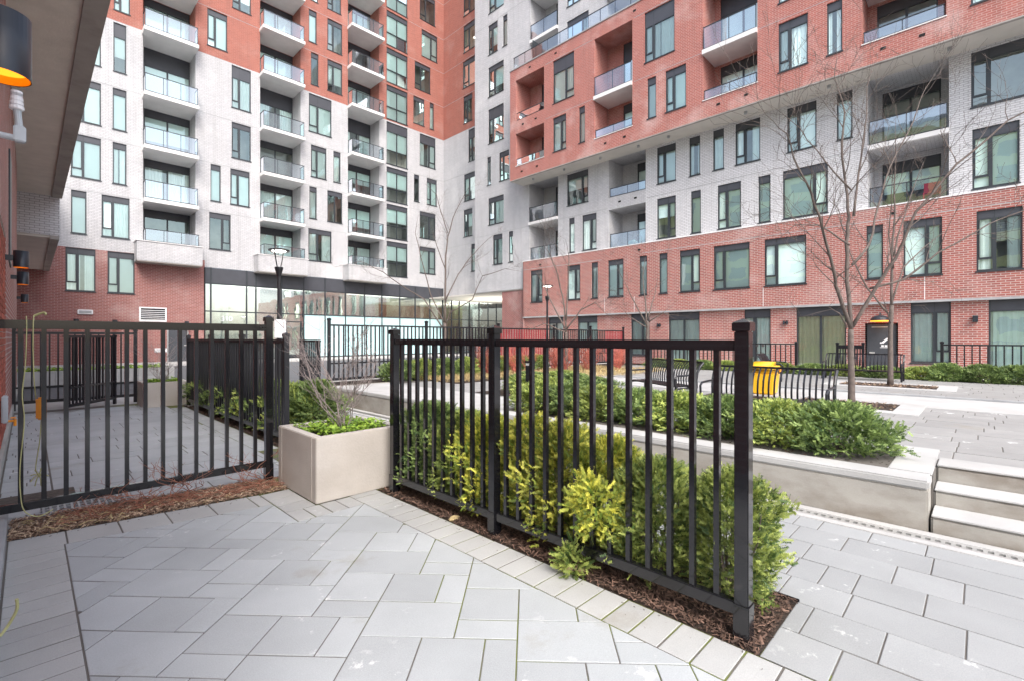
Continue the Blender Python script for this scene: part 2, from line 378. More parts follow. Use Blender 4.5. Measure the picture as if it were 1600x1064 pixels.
def guard(f, s0, s1, z0, z1, dF, parent, sides=False, mt='rail_glass'):
    bm = bmesh.new(); n = max(2, round((s1-s0)/.95)); step = (s1-s0)/n
    box(bm, s0-.02, s1+.02, dF-.02, dF+.02, z1, z1+.035, 0, f)
    box(bm, s0, s1, dF-.015, dF+.015, z0+.03, z0+.06, 0, f)
    for i in range(n+1): box(bm, s0+i*step-.016, s0+i*step+.016, dF-.016+.03, dF+.016+.03, z0, z1, 0, f)
    if sides:
        for s in (s0, s1):
            box(bm, s-.02, s+.02, dF+.02, -.02, z1, z1+.035, 0, f)
            box(bm, s-.016, s+.016, -.08, -.05, z0, z1, 0, f)
    bmobj('railing', bm, 'frame', parent)
    def pn(a):
        bm = bmesh.new(); bm.faces.new([bm.verts.new(f(*p)) for p in a]); bmobj('glass_panel', bm, mt, parent)
    for i in range(n):
        a, c = s0+i*step+.01, s0+(i+1)*step-.01
        pn(((a, dF, z0+.06), (c, dF, z0+.06), (c, dF, z1), (a, dF, z1)))
    if sides:
        for s in (s0, s1): pn(((s, dF+.01, z0+.06), (s, -.09, z0+.06), (s, -.09, z1), (s, dF+.01, z1)))
def vents(f, lst, parent, w=.16):
    for s, z in lst:
        bm = bmesh.new(); box(bm, s-w/2, s+w/2, -.02, .03, z-.045, z+.045, 0, f); bmobj('vent', bm, 'dark', parent)

# ------------------------------------------------------------------ GROUND
def sheet(name, x0, x1, y0, y1, z, m, kind='structure'):
    bm = bmesh.new(); bm.faces.new([bm.verts.new(p) for p in ((x0, y0, z), (x1, y0, z), (x1, y1, z), (x0, y1, z))])
    o = bmobj(name, bm, m); o['kind'] = kind; return o
sheet('ground', -250, 250, -250, 250, -.09, 'asphalt')
sheet('road', -6, 60, 14.6, 29.5, -.02, 'asphalt')
b = boxo('pavement', -6, 40, 29.5, 33.4, -.08, .06, 'conc_light'); b['kind'] = 'structure'
b = boxo('pavement', 2.3, 30, 11.6, 14.6, -.08, .02, 'conc_light'); b['kind'] = 'structure'

# ------------------------------------------------------------------ LEFT WING (plane Y = 33) and inner corner wall (X = 25.1)
LV = [6.05, 9.0, 11.9, 14.8, 18.32, 21.2, 24.1, 27.0, 30.0]        # floor lines
HEAD = {i+1: z-.06 for i, z in enumerate(LV)}
SILL = {i: HEAD[i]-2.2 for i in HEAD}; SILL[5] = 15.65
SP = {5: .72}
fA = planeY(33.); fC = planeX(25.1); fW = planeX(23.5); fP = planeX(23.2); fU = planeX(22.2); fG = planeX(23.35)
bA = thing('apartment_building', 'far wing of orange and white brick with stacked balconies and a glazed ground floor', 'building', (12, 33, 0))
def keep(o, root):      # parent while keeping world place (root is unrotated)
    o.parent = root; o.location = (-root.location[0], -root.location[1], -root.location[2])
class Root:
    pass
def adopt(root):
    for o in [c for c in bpy.data.objects if c.parent == root]:
        o.location = (o.location[0]-root.location[0], o.location[1]-root.location[1], o.location[2]-root.location[2])
A = [(1.32,2.47,1,'L'),(2.95,4.09,1,'L'),(1.53,2.12,2,'S'),(2.71,3.87,2,'L'),(1.52,2.69,3,'L'),(3.16,3.74,3,'S'),(1.52,2.69,4,'L'),(3.16,3.74,4,'S'),(1.52,2.69,5,'L'),(3.19,3.73,5,'S'),(3.21,3.89,6,'L'),(7.52,8.58,6,'L'),(8.82,9.91,5,'L'),(8.86,9.91,7,'L'),(8.82,9.91,4,'L'),(7.69,8.23,3,'S'),(8.75,9.84,3,'L'),(7.62,8.77,2,'R'),(13.56,14.11,7,'S'),(14.87,15.97,7,'L'),(13.71,14.23,6,'S'),(14.87,15.97,6,'L'),(13.56,15.17,5,'L'),(13.71,14.80,4,'L'),(15.31,15.84,4,'S'),(13.60,14.11,3,'S'),(14.87,15.97,3,'D'),(13.53,15.17,2,'L'),(14.87,15.88,8,'L'),(13.71,14.20,8,'S'),(22.66,24.22,9,'L'),(22.85,24.44,8,'R'),(22.17,23.73,7,'L'),(22.04,23.11,6,'S'),(23.66,24.08,6,'S'),(22.66,24.25,5,'R'),(22.10,22.60,4,'S'),(23.36,24.39,4,'L'),(22.65,24.25,3,'R'),(22.65,24.25,2,'R')]
COLS = [(4.45, 6.92), (10.45, 13.0), (16.4, 18.95)]
FW = [(19.58, 21.48)]
BND = 18.35
def matA(s, z):
    if z > BND: return 1
    if z < 6.0 and s < 7.39: return 2
    return 0
holes = [(a, b, SILL[i], HEAD[i]) for a, b, i, t in A]
holes += [(a, b, 6.2, 33., 1.3) for a, b in COLS]
FWZ = [(LV[i-1]+.18, HEAD[i+1]) for i in range(1, 9)]
holes += [(a, b, z0, z1) for a, b in FW for z0, z1 in FWZ]
holes += [(7.39, 25.1, 0, 5.61)]
wall('wall', fA, -3, 25.1, -.1, 33., holes, ['white', 'orange', 'red_far'], matA, bA, cuts_s=(7.39,), cuts_z=(6.0, BND))
for a, b, i, t in A:
    unit(fA, a, b, SILL[i], HEAD[i], t, bA, sp=SP.get(i, .3), style='dark' if (t == 'D' or (a, i) == (22.66, 9)) else None)
for a, b in FW:
    for z0, z1 in FWZ: unit(fA, a, b, z0, z1, 'F', bA, sp=.34 if z1 != HEAD[5] else .7)
for ci, (a, b) in enumerate(COLS):
    fB = planeY(34.3); hs = []
    for k in range(len(LV)):
        z0 = LV[k]+.04; z1 = (LV[k+1] if k+1 < len(LV) else 33.)-.2
        hs.append((a+.22, b-.02, z0, z1))
    wall('wall', fB, a, b, 5.8, 33, hs, ['white', 'orange'], lambda s, z: 1 if z > BND else 0, bA, th=.1, cuts_z=(BND,))
    for h in hs: unit(fB, h[0], h[1], h[2], h[3], 'D', bA, d=.04, sp=.42 if h[3]-h[2] < 3 else 1.0, name='balcony_door', sill=False)
    for k in range(1, len(LV)):
        if LV[k] > 31: continue
        balcony(fA, a-.05, b+.02, LV[k], bA, .75)
    # lowest balcony: a white brick box that stands proud of the wall
    bm = bmesh.new(); box(bm, a-.38, b+.16, -.9, 0, 5.56, 6.6, 0, fA)
    uv = bm.loops.layers.uv.new('UVMap')
    for fc in bm.faces:
        for lp in fc.loops: lp[uv].uv = (lp.vert.co.x+lp.vert.co.y, lp.vert.co.z)
    bx_ = bmobj('balcony_parapet', bm, 'white', bA)
    bm = bmesh.new(); box(bm, a-.42, b+.2, -.94, .0, 6.602, 6.64, 0, fA); bmobj('coping', bm, 'slab', bx_)
    bm = bmesh.new(); box(bm, a-.36, b+.14, -.88, 0, 5.50, 5.557, 0, fA); bmobj('drip_edge', bm, 'edge_conc', bx_)
    guard(fA, a+.02, b+.0, 6.64, 7.3, -.7, bx_, True)
    bm = bmesh.new(); box(bm, a, b, 0, 1.3, 6.1, 6.2, 0, fA); bmobj('balcony_floor', bm, 'slab', bA)
    vents(fA, [((a+b)/2+.3, 6.0)], bx_)
for o in [c for c in bA.children_recursive if c.name.startswith('vent')]: pass
# floor joints: slim dark reveals 4 mm proud of the brick
def joints(f, lst, parent):
    for s0, s1, z in lst:
        bm = bmesh.new(); box(bm, s0, s1, -.004, .01, z-.012, z+.012, 0, f); bmobj('joint_strip', bm, 'stone', parent)
jl = []
for z in LV[1:]:
    if abs(z-18.32) < .1: continue
    for s0, s1 in ((-2, 4.38), (6.97, 10.38), (13.05, 16.3), (18.98, 19.5), (21.6, 25.09)): jl.append((s0, s1, z))
joints(fA, jl, bA)
# vertical control joints are left to the brick; corner wall
c1 = [(29.86,30.47,8,'S'),(28.67,30.34,9,'L'),(27.3,30.34,8,'X'),(28.67,30.43,7,'L'),(29.22,30.34,6,'L'),(28.67,29.70,5,'L'),(28.67,30.26,4,'L'),(29.22,30.30,3,'L'),(28.67,29.38,2,'S')]
c1 = [(-b, -a, i, t) for a, b, i, t in c1 if t != 'X' and not (a == 29.86)]
c1.append((-30.34, -28.67, 8, 'L'))
wall('wall', fC, -33, -27.0, 4.73, 33., [(a, b, SILL[i], HEAD[i]) for a, b, i, t in c1], ['white', 'orange'], lambda s, z: 1 if z > BND else 0, bA, cuts_z=(BND,))
for a, b, i, t in c1: unit(fC, a, b, SILL[i], HEAD[i], t, bA, sp=SP.get(i, .35), style='dark' if i > 5 else None)
joints(fC, [(-32.99, -27.1, z) for z in LV[1:] if abs(z-18.32) > .1], bA)
# stair lights seen through the corner windows
for z in (25.9, 22.7, 19.6):
    bm = bmesh.new(); box(bm, -29.6, -29.5, .45, .9, z, z+.05, 0, fC); bmobj('ceiling_lamp', bm, 'lamp_on', bA)
# ground-floor curtain wall
ml = [7.39,7.71,9.67,10.21,11.77,13.23,14.71,16.23,17.74,19.19,20.78,22.23,23.69,25.02,26.0,26.86,28.04,29.2,30.32,31.4,32.6]
bm = bmesh.new()
for s in ml: box(bm, s-.04, s+.04, .0, .12, .05, 5.6 if s < 25.05 else 4.7, 0, fA)
box(bm, 7.39, 32.6, .01, .11, 2.95, 3.02, 0, fA); box(bm, 7.39, 32.6, .01, .11, .05, .15, 0, fA)
box(bm, 7.39, 32.6, .01, .11, 4.62, 4.70, 0, fA)
cw = bmobj('curtain_wall', bm, 'frame', bA)
for i in range(len(ml)-1):
    a, b = ml[i]+.04, ml[i+1]-.04
    if b < 25.05:
        bm = bmesh.new(); box(bm, a, b, .03, .09, 4.70, 5.59, 0, fA); bmobj('spandrel', bm, 'spandrel', cw)
    for z0, z1 in ((.15, 2.95), (3.02, 4.62)):
        low = z0 < 1
        mt = 'frost' if (low and 13.2 < a < 25) else 'cw_glass'
        bm = bmesh.new(); box(bm, a, b, .04, .055, z0, z1, 0, fA); bmobj('pane', bm, mt, cw)
bm = bmesh.new(); box(bm, 13.0, 13.25, .06, .1, .15, 4.6, 0, fA); bmobj('pilaster', bm, 'frame', cw)
# entrance door leaf inside the curtain wall
bm = bmesh.new()
for a, b, c, d in ((12.0, 12.08, .15, 2.5), (13.0, 13.08, .15, 2.5), (12.08, 13.0, 2.42, 2.5), (12.08, 13.0, .15, .3)): box(bm, a, b, -.04, .0, c, d, 0, fA)
box(bm, 12.15, 12.2, -.09, -.05, .9, 1.6, 0, fA); bmobj('entrance_door', bm, 'frame', cw)
# lobby behind the glass
bm = bmesh.new(); box(bm, 7.4, 33.4, 4.5, 4.6, 0, 5.6, 0, fA); bmobj('lobby_wall', bm, 'lobby', bA)
bm = bmesh.new(); box(bm, 7.4, 33.4, .15, 4.5, -.02, .05, 0, fA); bmobj('lobby_floor', bm, 'conc', bA)
bm = bmesh.new(); box(bm, 7.4, 33.4, .15, 4.5, 4.75, 4.85, 0, fA); bmobj('lobby_ceiling', bm, 'slab', bA)
for a, b, mt, d in ((13.4, 14.6, 'blind', .5), (15.0, 19.0, 'curtain', .8), (19.3, 20.0, 'wood', .7), (20.05, 23.3, 'curtain_y', .9), (23.8, 24.6, 'lime', 1.1), (25.2, 27.9, 'lime', .9), (28.3, 32.4, 'curtain', .6), (8.2, 9.3, 'blind', 2.5)):
    bm = bmesh.new(); n = int((b-a)/.15); pr = None
    for i in range(n+1):
        s = a+(b-a)*i/n; dq = d+.05*math.sin(i*2.1)
        cur = (bm.verts.new(fA(s, dq, .1)), bm.verts.new(fA(s, dq, 4.5)))
        if pr: bm.faces.new((pr[0], cur[0], cur[1], pr[1]))
        pr = cur
    bmobj('curtain' if mt != 'wood' else 'wood_screen', bm, mt, bA)
for s in (27.2, 29.4, 31.2):
    bm = bmesh.new(); box(bm, s, s+1.0, 1.6, 1.75, 4.70, 4.745, 0, fA); bmobj('ceiling_lamp', bm, 'lamp_on', bA)
for x, y, z, e, sx in ((11, 35, 4.6, 75, 5), (19, 35, 4.6, 85, 5), (29, 34.6, 4.6, 90, 4), (28, 29.0, 2.2, 150, 2.5)):  # lobby lamps, then an added upward fill that brightens the passage soffit
    la = bpy.data.lights.new('lobby_and_fill_light', 'AREA'); la.energy = e; la.size = sx; la.color = (1, .95, .84)
    lo = bpy.data.objects.new('lobby_and_fill_light', la); C.objects.link(lo); lo.location = (x, y, z); lo.rotation_euler = (math.pi if z < 3 else 0, 0, 0)
# street number on the glass
def text(body, size, loc, rot, m, parent, name='numerals', ext=.004):
    cu = bpy.data.curves.new(name, 'FONT'); cu.body = body; cu.size = size; cu.extrude = ext; cu.align_x = 'CENTER'
    o = bpy.data.objects.new(name, cu); C.objects.link(o); dg = bpy.context.evaluated_depsgraph_get()
    me = bpy.data.meshes.new_from_object(o.evaluated_get(dg)); bpy.data.objects.remove(o)
    me.materials.clear(); me.materials.append(M[m]); return link(name, me, parent, loc, rot)
text('310', .42, (8.55, 32.95, 2.42), (math.pi/2, 0, 0), 'white_p', cw)
adopt(bA)
# fittings on the red end of that wing
for k, (x, z, t) in enumerate(((1.72, 2.05, 'leftmost'), (3.24, 2.05, 'middle'), (6.46, 2.05, 'rightmost'))):
    t_ = thing('wall_sconce', t+' of three black cylinder sconces glowing amber on the far red brick wall', 'wall light', (x, 33, z), 'amber sconces on the far red wall')
    bm = bmesh.new(); cyl(bm, (0, -.16, -.02), (0, -.16, .3), .11, n=16); box(bm, -.03, .03, -.1, 0, .1, .2); bmobj('shade', bm, 'sconce', t_)
    bm = bmesh.new(); cyl(bm, (0, -.16, -.10), (0, -.16, -.021), .13, .11, n=16); bmobj('lens', bm, 'amber', t_)
t_ = thing('wall_louver', 'white slatted louver grille on the far red brick wall', 'vent grille', (4.9, 33, 2.69))
bm = bmesh.new(); box(bm, -.62, -.55, -.05, 0, -.4, .4); box(bm, .55, .62, -.05, 0, -.4, .4); box(bm, -.55, .55, -.05, 0, .33, .4); box(bm, -.55, .55, -.05, 0, -.4, -.33); bmobj('louver_frame', bm, 'white_p', t_)
for i in range(6):
    bm = bmesh.new(); v = box(bm, -.55, .55, -.045, -.01, 0, .02)
    o = bmobj('slat', bm, 'white_p', t_, (0, 0, -.3+i*.105), (.6, 0, 0))
bm = bmesh.new(); box(bm, -.55, .55, -.006, 0, -.33, .33); bmobj('backing', bm, 'dark', t_)
t_ = thing('emergency_light', 'small white rectangular wall light on the far red brick wall', 'wall light', (2.07, 33, 2.72))
bm = bmesh.new(); box(bm, -.3, .3, -.08, 0, -.12, .12, bev=.02); bmobj('housing', bm, 'white_p', t_)
bm = bmesh.new(); box(bm, -.24, .24, -.086, -.081, -.07, .07); bmobj('lens', bm, 'stone', t_)
t_ = thing('exit_door', 'plain dark grey steel door in the far red brick wall', 'door', (6.05, 33, 0))
bm = bmesh.new(); box(bm, -.45, .45, -.03, .0, .05, 2.0, bev=.008); bmobj('door_leaf', bm, 'door', t_)
bm = bmesh.new(); box(bm, -.51, -.452, -.05, 0, .05, 2.06); box(bm, .452, .51, -.05, 0, .05, 2.06); box(bm, -.452, .452, -.05, 0, 2.002, 2.06); bmobj('door_frame', bm, 'stone', t_)
bm = bmesh.new(); box(bm, .3, .4, -.08, -.03, .95, 1.0); bmobj('door_handle', bm, 'grate', t_)
t_ = thing('wall_sign', 'small white sign with grey lettering beside the far grey door', 'sign', (5.25, 33, .72))
bm = bmesh.new(); box(bm, -.28, .28, -.03, 0, -.11, .11); bmobj('sign_board', bm, 'white_p', t_)
for i, (a, b, z) in enumerate(((-.2, .1, .05), (-.2, .2, 0), (-.2, .02, -.05))):
    bm = bmesh.new(); box(bm, a, b, -.034, -.031, z-.012, z+.012); bmobj('text_line', bm, 'stone', t_)

# ------------------------------------------------------------------ RIGHT WING
bB = thing('apartment_building', 'right-hand wing with a red brick upper block jutting over white brick floors', 'building', (23.5, 12, 0))
LW = [5.9, 8.85, 11.7, 14.65, 18.05, 21.1, 24.15, 27.1, 30.1]
HW = {1: 5.79, 2: 8.77, 3: 11.5, 4: 14.52, 5: 17.95, 6: 21.0, 7: 24.05, 8: 27.0}
SW = {1: 3.71, 2: 6.65, 3: 9.55, 4: 12.48, 5: 15.45, 6: 18.85, 7: 21.9, 8: 24.9}
W = [(17.78,18.21,2,'S'),(16.17,17.20,2,'R'),(11.27,12.32,2,'R'),(9.96,10.47,2,'S'),(8.06,9.14,2,'L'),(6.79,7.30,2,'S'),(4.59,6.29,2,'V'),(-0.91,0.24,2,'L'),(24.11,25.10,2,'L'),(23.06,23.49,2,'S'),(16.76,18.36,3,'V'),(11.27,12.32,3,'L'),(10.00,10.55,3,'S'),(8.84,9.36,3,'S'),(7.22,8.31,3,'L'),(5.00,6.12,3,'L'),(3.74,4.28,3,'S'),(-1.23,0.27,3,'W'),(23.98,25.58,3,'L'),(25.30,25.71,4,'S'),(23.44,24.43,4,'L'),(23.98,25.58,5,'W'),(23.98,25.58,6,'L'),(24.60,25.58,7,'L'),(23.62,24.06,7,'S'),(23.98,25.52,8,'L'),(16.73,18.36,6,'V'),(17.28,18.36,7,'L'),(16.76,18.36,8,'L')]
P = [(20.12,21.15,1,'R'),(17.13,18.12,1,'R'),(15.87,16.32,1,'S'),(14.17,15.18,1,'R'),(12.74,13.19,1,'S'),(11.58,12.04,1,'S'),(9.88,10.92,1,'R'),(7.58,9.21,1,'W'),(5.31,6.95,1,'W'),(2.72,3.24,1,'S'),(1.02,2.11,1,'R'),(-0.97,0.13,1,'L')]
U = [(17.41,18.41,4,'R'),(16.06,16.48,4,'S'),(11.69,12.17,4,'S'),(10.13,11.18,4,'L'),(5.03,6.11,4,'L'),(3.86,4.37,4,'S'),(-0.81,0.26,4,'L'),(16.83,18.41,5,'R'),(10.71,12.33,5,'W'),(5.03,6.11,5,'L'),(3.58,4.37,5,'S'),(-0.81,0.26,5,'W')]
neg = lambda L: [(-b, -a, i, t) for a, b, i, t in L]
W, P, U = neg(W), neg(P), neg(U)
RW = [(-21.54, -19.07), (-15.33, -12.98), (-3.24, -.85)]
RU = [(-21.53, -19.12), (-15.42, -13.03), (-9.32, -6.93), (-3.24, -.87)]
RC = [(-21.42, -19.07), (-15.42, -12.98)]
# white wall, full height
hw = [(a, b, SW[i], HW[i]) for a, b, i, t in W]
hw += [(-21.54, -19.07, 6.45, 11.66, 1.5), (-15.33, -12.98, 6.45, 8.74, 1.5), (-15.33, -12.98, 9.45, 11.66, 1.5), (-3.24, -.85, 6.45, 8.82, 1.5), (-3.24, -.85, 9.02, 11.66, 1.5)]
hw += [(a, b, 18.7, 33., 1.5) for a, b in RC] + [(a-.005, b+.005, 12.3, 18.3, .05) for a, b in RU]
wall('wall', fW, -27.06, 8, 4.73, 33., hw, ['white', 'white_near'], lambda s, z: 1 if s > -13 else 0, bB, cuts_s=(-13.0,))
for a, b, i, t in W: unit(fW, a, b, SW[i], HW[i], t, bB, sp={5: .75}.get(i, .32), pane='pane_b')
# return at the inner edge
bm = bmesh.new(); uv = bm.loops.layers.uv.new('UVMap')
for y0, y1, zz0, zz1 in ((27.06, 27.06, 4.73, 33),):
    fc = bm.faces.new([bm.verts.new(p) for p in ((23.5, y0, zz0), (26, y0, zz0), (26, y0, zz1), (23.5, y0, zz1))])
    for lp in fc.loops: lp[uv].uv = (lp.vert.co.x, lp.vert.co.z)
bmobj('wall', bm, 'white', bB)
def recess_back(a, b, zs, red, fpl, X, depth=1.5, door=(.55, 1.0)):
    fB = planeX(X+depth); z0, z1 = zs[0][0]-.3, zs[-1][1]+.3
    hs = [(a+(b-a)*(.42 if b < -10 else .12), b-.03-(.25 if b > -1 else 0), q0, q1) for q0, q1 in zs]
    wall('wall', fB, a, b, z0, z1, hs, ['red_up' if red else 'white'], lambda s, z: 0, bB, th=.1)
    for h in hs: unit(fB, h[0], h[1], h[2], h[3], 'D', bB, d=.04, sp=.42 if h[3]-h[2] < 2.9 else 1.0, name='balcony_door', sill=False, pane='pane_b', style=rng.choice(['curtain', 'half', 'dark', 'full']))
for a, b in RW: recess_back(a, b, [(6.5, 8.6), (9.1, 11.55)], False, fW, 23.5)
for a, b in RC: recess_back(a, b, [(18.75, 20.85), (21.15, 23.9), (24.2, 26.9), (27.1, 29.9), (30.2, 32.7)], False, fW, 23.5)
def pc(name, f, s0, s1, d0, d1, z0, z1, m, parent, uvb=False):
    bm = bmesh.new(); box(bm, s0, s1, d0, d1, z0, z1, 0, f)
    if uvb:
        uv = bm.loops.layers.uv.new('UVMap')
        for fc in bm.faces:
            for lp in fc.loops: lp[uv].uv = (lp.vert.co.x+lp.vert.co.y, lp.vert.co.z)
    return bmobj(name, bm, m, parent)
# balconies of the white floors
a, b = RW[0]; s_ = pc('balcony', fW, a+.005, b-.005, -.12, 1.5, 8.88, 9.06, 'slab', bB); guard(fW, a+.06, b-.06, 9.06, 10.0, -.05, s_)
s_ = pc('balcony_floor', fW, a+.005, b-.005, .0, 1.5, 6.36, 6.46, 'slab', bB); guard(fW, a+.06, b-.06, 6.5, 7.35, .1, s_)
a, b = RW[1]; s_ = pc('balcony_floor', fW, a+.005, b-.005, .12, 1.5, 8.76, 8.9, 'soffit', bB); guard(fW, a+.06, b-.06, 9.46, 9.95, .08, s_)
s_ = pc('balcony_floor', fW, a+.005, b-.005, .0, 1.5, 6.36, 6.46, 'slab', bB); guard(fW, a+.06, b-.06, 6.5, 7.32, .1, s_)
a, b = RW[2]; s_ = pc('balcony', fW, a+.005, b-.005, -.12, 1.5, 8.83, 9.01, 'slab', bB); guard(fW, a+.06, b-.06, 9.01, 9.93, -.05, s_)
s_ = pc('balcony_floor', fW, a+.005, b-.005, .0, 1.5, 6.36, 6.46, 'slab', bB); guard(fW, a+.06, b-.06, 6.5, 7.32, .1, s_)
for a, b in RC:
    for z in (21.13, 24.15, 27.1, 30.1):
        s_ = pc('balcony', fW, a+.005, b-.005, -.12, 1.5, z-.2, z, 'slab', bB); guard(fW, a+.06, b-.06, z, z+.95, -.05, s_)
joints(fW, [(-27.0, -21.6, z) for z in (8.85, 11.85, 14.6, 18.1, 21.13, 24.15, 27.1)] + [(-19.0, -15.4, z) for z in (8.85, 21.13, 24.15)] + [(-12.9, -3.3, 8.95), (-.8, 7, 8.95)], bB)
# upper red block
hu = [(a, b, SW[i], HW[i]) for a, b, i, t in U]
hu = [(a, b, {4: 12.56, 5: 15.47}[i], {4: 14.6, 5: 18.03}[i]) for a, b, i, t in U]
rec = []
for k, (a, b) in enumerate(RU):
    rec.append((a, b, 12.46, 14.58 if k in (0,) else 14.66, 1.4))
    rec.append((a, b, 15.42 if k == 0 else 14.8, 18.04, 1.4))
ub = wall('brick_block', fU, -22.05, 8, 11.65, 18.8, hu+rec, ['red_up'], lambda s, z: 0, bB)
for (a, b, i, t), h in zip(U, hu): unit(fU, a, b, h[2], h[3], t, bB, sp=.32 if i == 4 else .75, pane='pane_b')
for k, (a, b) in enumerate(RU):
    recess_back(a, b, [(12.5, 14.5), (14.95, 17.95)], True, fU, 22.2, 1.4)
    if k == 0:
        s_ = pc('balcony_floor', fU, a+.005, b-.005, .12, 1.4, 14.6, 14.8, 'soffit', bB); guard(fU, a+.06, b-.06, 15.44, 15.9, .06, s_)
    else:
        s_ = pc('balcony', fU, a+.005, b-.005, -.12, 1.4, 14.62, 14.82, 'slab', bB); guard(fU, a+.06, b-.06, 14.82, 15.85, -.05, s_)
    s_ = pc('coping', fU, a-.02, b+.02, -.03, .2, 12.462, 12.50, 'slab', bB); guard(fU, a+.06, b-.06, 12.5, 12.93, .06, s_)
    pc('recess_ceiling', fU, a+.005, b-.005, .1, 1.4, 18.05, 18.12, 'soffit', bB)
pc('roof_edge', fU, -22.09, 8, -.04, 1.3, 18.802, 18.86, 'stone', bB)
pc('block_base_trim', fU, -22.07, 8, -.02, .12, 11.60, 11.648, 'edge_conc', bB)
pc('overhang_soffit', fU, -22.03, 8, .12, 1.32, 11.61, 11.70, 'soffit', bB)
bm = bmesh.new(); uv = bm.loops.layers.uv.new('UVMap')
fc = bm.faces.new([bm.verts.new(p) for p in ((22.2, 22.05, 11.65), (23.5, 22.05, 11.65), (23.5, 22.05, 18.8), (22.2, 22.05, 18.8))])
for lp in fc.loops: lp[uv].uv = (lp.vert.co.x, lp.vert.co.z)
bmobj('wall', bm, 'red_up', bB)
rg = pc('roof_terrace', fU, -22.0, 8, .1, 1.3, 18.862, 18.88, 'stone', bB)
guard(fU, -21.95, 7.9, 18.88, 19.75, .25, rg)
pc('terrace_divider', fU, -20.35, -20.31, .3, 1.25, 18.9, 20.3, 'frame', bB)
joints(fU, [(-19.0, -15.5, 14.75), (-12.95, -9.4, 14.75), (-6.9, -3.3, 14.75), (-.8, 7, 14.75), (-19.0, -15.5, 18.08), (-12.95, -9.4, 18.08)], bB)
joints(fU, [(a-.02, a, 12.0) for a, b in RU], bB)
vents(fU, [(-21.0, 12.05), (-19.7, 12.05), (-14.7, 12.05), (-13.5, 12.05), (-8.6, 12.1), (-7.4, 12.1), (-2.6, 12.1), (-1.5, 12.1), (-20.9, 15.05), (-19.8, 15.05), (-20.3, 18.45), (-18.2, 18.45), (-12.9, 18.45), (-8.2, 18.45)], bB)
vents(fW, [(-14.6, 9.1), (-13.6, 9.1)], bB)
for s in (-20.5, -18, -15.4, -13, -11.3, -7.6, -4.4, -.8):
    bm = bmesh.new(); cyl(bm, (22.75, -s, 11.50), (22.75, -s, 11.61), .07, n=12); bmobj('downlight', bm, 'stone', bB)
# red podium
hp = [(a, b, SW[i], HW[i]) for a, b, i, t in P]
wall('podium_wall', fP, -21.84, 8, 2.78, 6.45, hp, ['red_low'], lambda s, z: 0, bB)
for a, b, i, t in P: unit(fP, a, b, SW[i], HW[i], t, bB, sp=.26, pane='pane_b', style=rng.choice(['full', 'full', 'full', 'curtain', 'dark']) if t != 'W' else 'full')
pc('coping', fP, -21.86, 8, -.02, .3, 6.452, 6.50, 'slab', bB)
pc('podium_base_trim', fP, -21.85, 8, -.02, .3, 2.70, 2.778, 'stone', bB)
joints(fP, [(-21.8, -19.0, 5.9), (-19, -15.6, 5.88), (-13.0, 7, 5.95)], bB)
for s in (-15.4, -7.0, -1.5, -13.5):      # pale vertical control joints
    pc('control_joint', fP, s-.012, s+.012, -.004, .01, 2.80, 3.65, 'slab', bB)
pc('wall_end', fP, -21.84, -21.80, .0, .16, -.1, 6.45, 'red_far', bB, True)
vents(fP, [(-20.3, 6.1), (-13.2, 6.15), (-2.4, 6.15)], bB)
# ground floor
G = neg([(18.54,19.73,0,'D'),(16.00,17.43,0,'D'),(12.67,13.79,0,'R'),(9.96,11.59,0,'D'),(6.74,7.86,0,'L'),(3.93,5.72,0,'D'),(2.33,3.25,0,'X'),(0.79,1.91,0,'R'),(-1.15,-0.17,0,'S'),(-4.6,-2.2,0,'D')])
hg = [(a, b, (.02 if t != 'R' or a > -5 else .02) if t != 'R' else .48, 2.70 if t != 'X' else 1.92) for a, b, i, t in G]
wall('ground_floor_wall', fG, -21.84, 8, -.1, 2.72, hg, ['red_low'], lambda s, z: 0, bB, th=.18)
for (a, b, i, t), h in zip(G, hg):
    if t == 'X': continue
    unit(fG, a, b, h[2], h[3], t, bB, d=.1, sp=.36, name='patio_door' if t == 'D' else 'window', pane='pane_b', sill=t != 'D', style='cream' if abs(a+5.72) < .1 else 'drapes')
bm = bmesh.new(); box(bm, -3.25, -2.33, .05, .12, .02, 1.92, 0, fG); dr = bmobj('service_door', bm, 'door', bB)
bm = bmesh.new(); box(bm, -3.3, -3.24, .0, .13, .02, 1.97, 0, fG); box(bm, -2.34, -2.28, .0, .13, .02, 1.97, 0, fG); box(bm, -3.24, -2.34, 0, .13, 1.925, 1.97, 0, fG); bmobj('door_frame', bm, 'frame', dr)
bm = bmesh.new(); box(bm, -3.17, -3.0, .0, .05, .80, .86, 0, fG); bmobj('door_handle', bm, 'grate', dr)
bm = bmesh.new()
P4 = [(-2.80, 1.22), (-2.62, 1.40), (-2.56, 1.37), (-2.74, 1.18)]
bm.faces.new([bm.verts.new(fG(s, .045, z)) for s, z in P4]); box(bm, -2.84, -2.78, .042, .048, 1.18, 1.24, 0, fG)
box(bm, -2.80, -2.72, .042, .048, 1.06, 1.13, 0, fG); box(bm, -2.69, -2.61, .042, .048, 1.06, 1.13, 0, fG); box(bm, -2.84, -2.55, .042, .048, 1.02, 1.04, 0, fG)
bmobj('door_emblem', bm, 'white_p', dr)
bm = bmesh.new(); box(bm, -3.1, -2.6, .042, .048, 1.80, 1.83, 0, fG); bmobj('door_closer', bm, 'grate', dr)
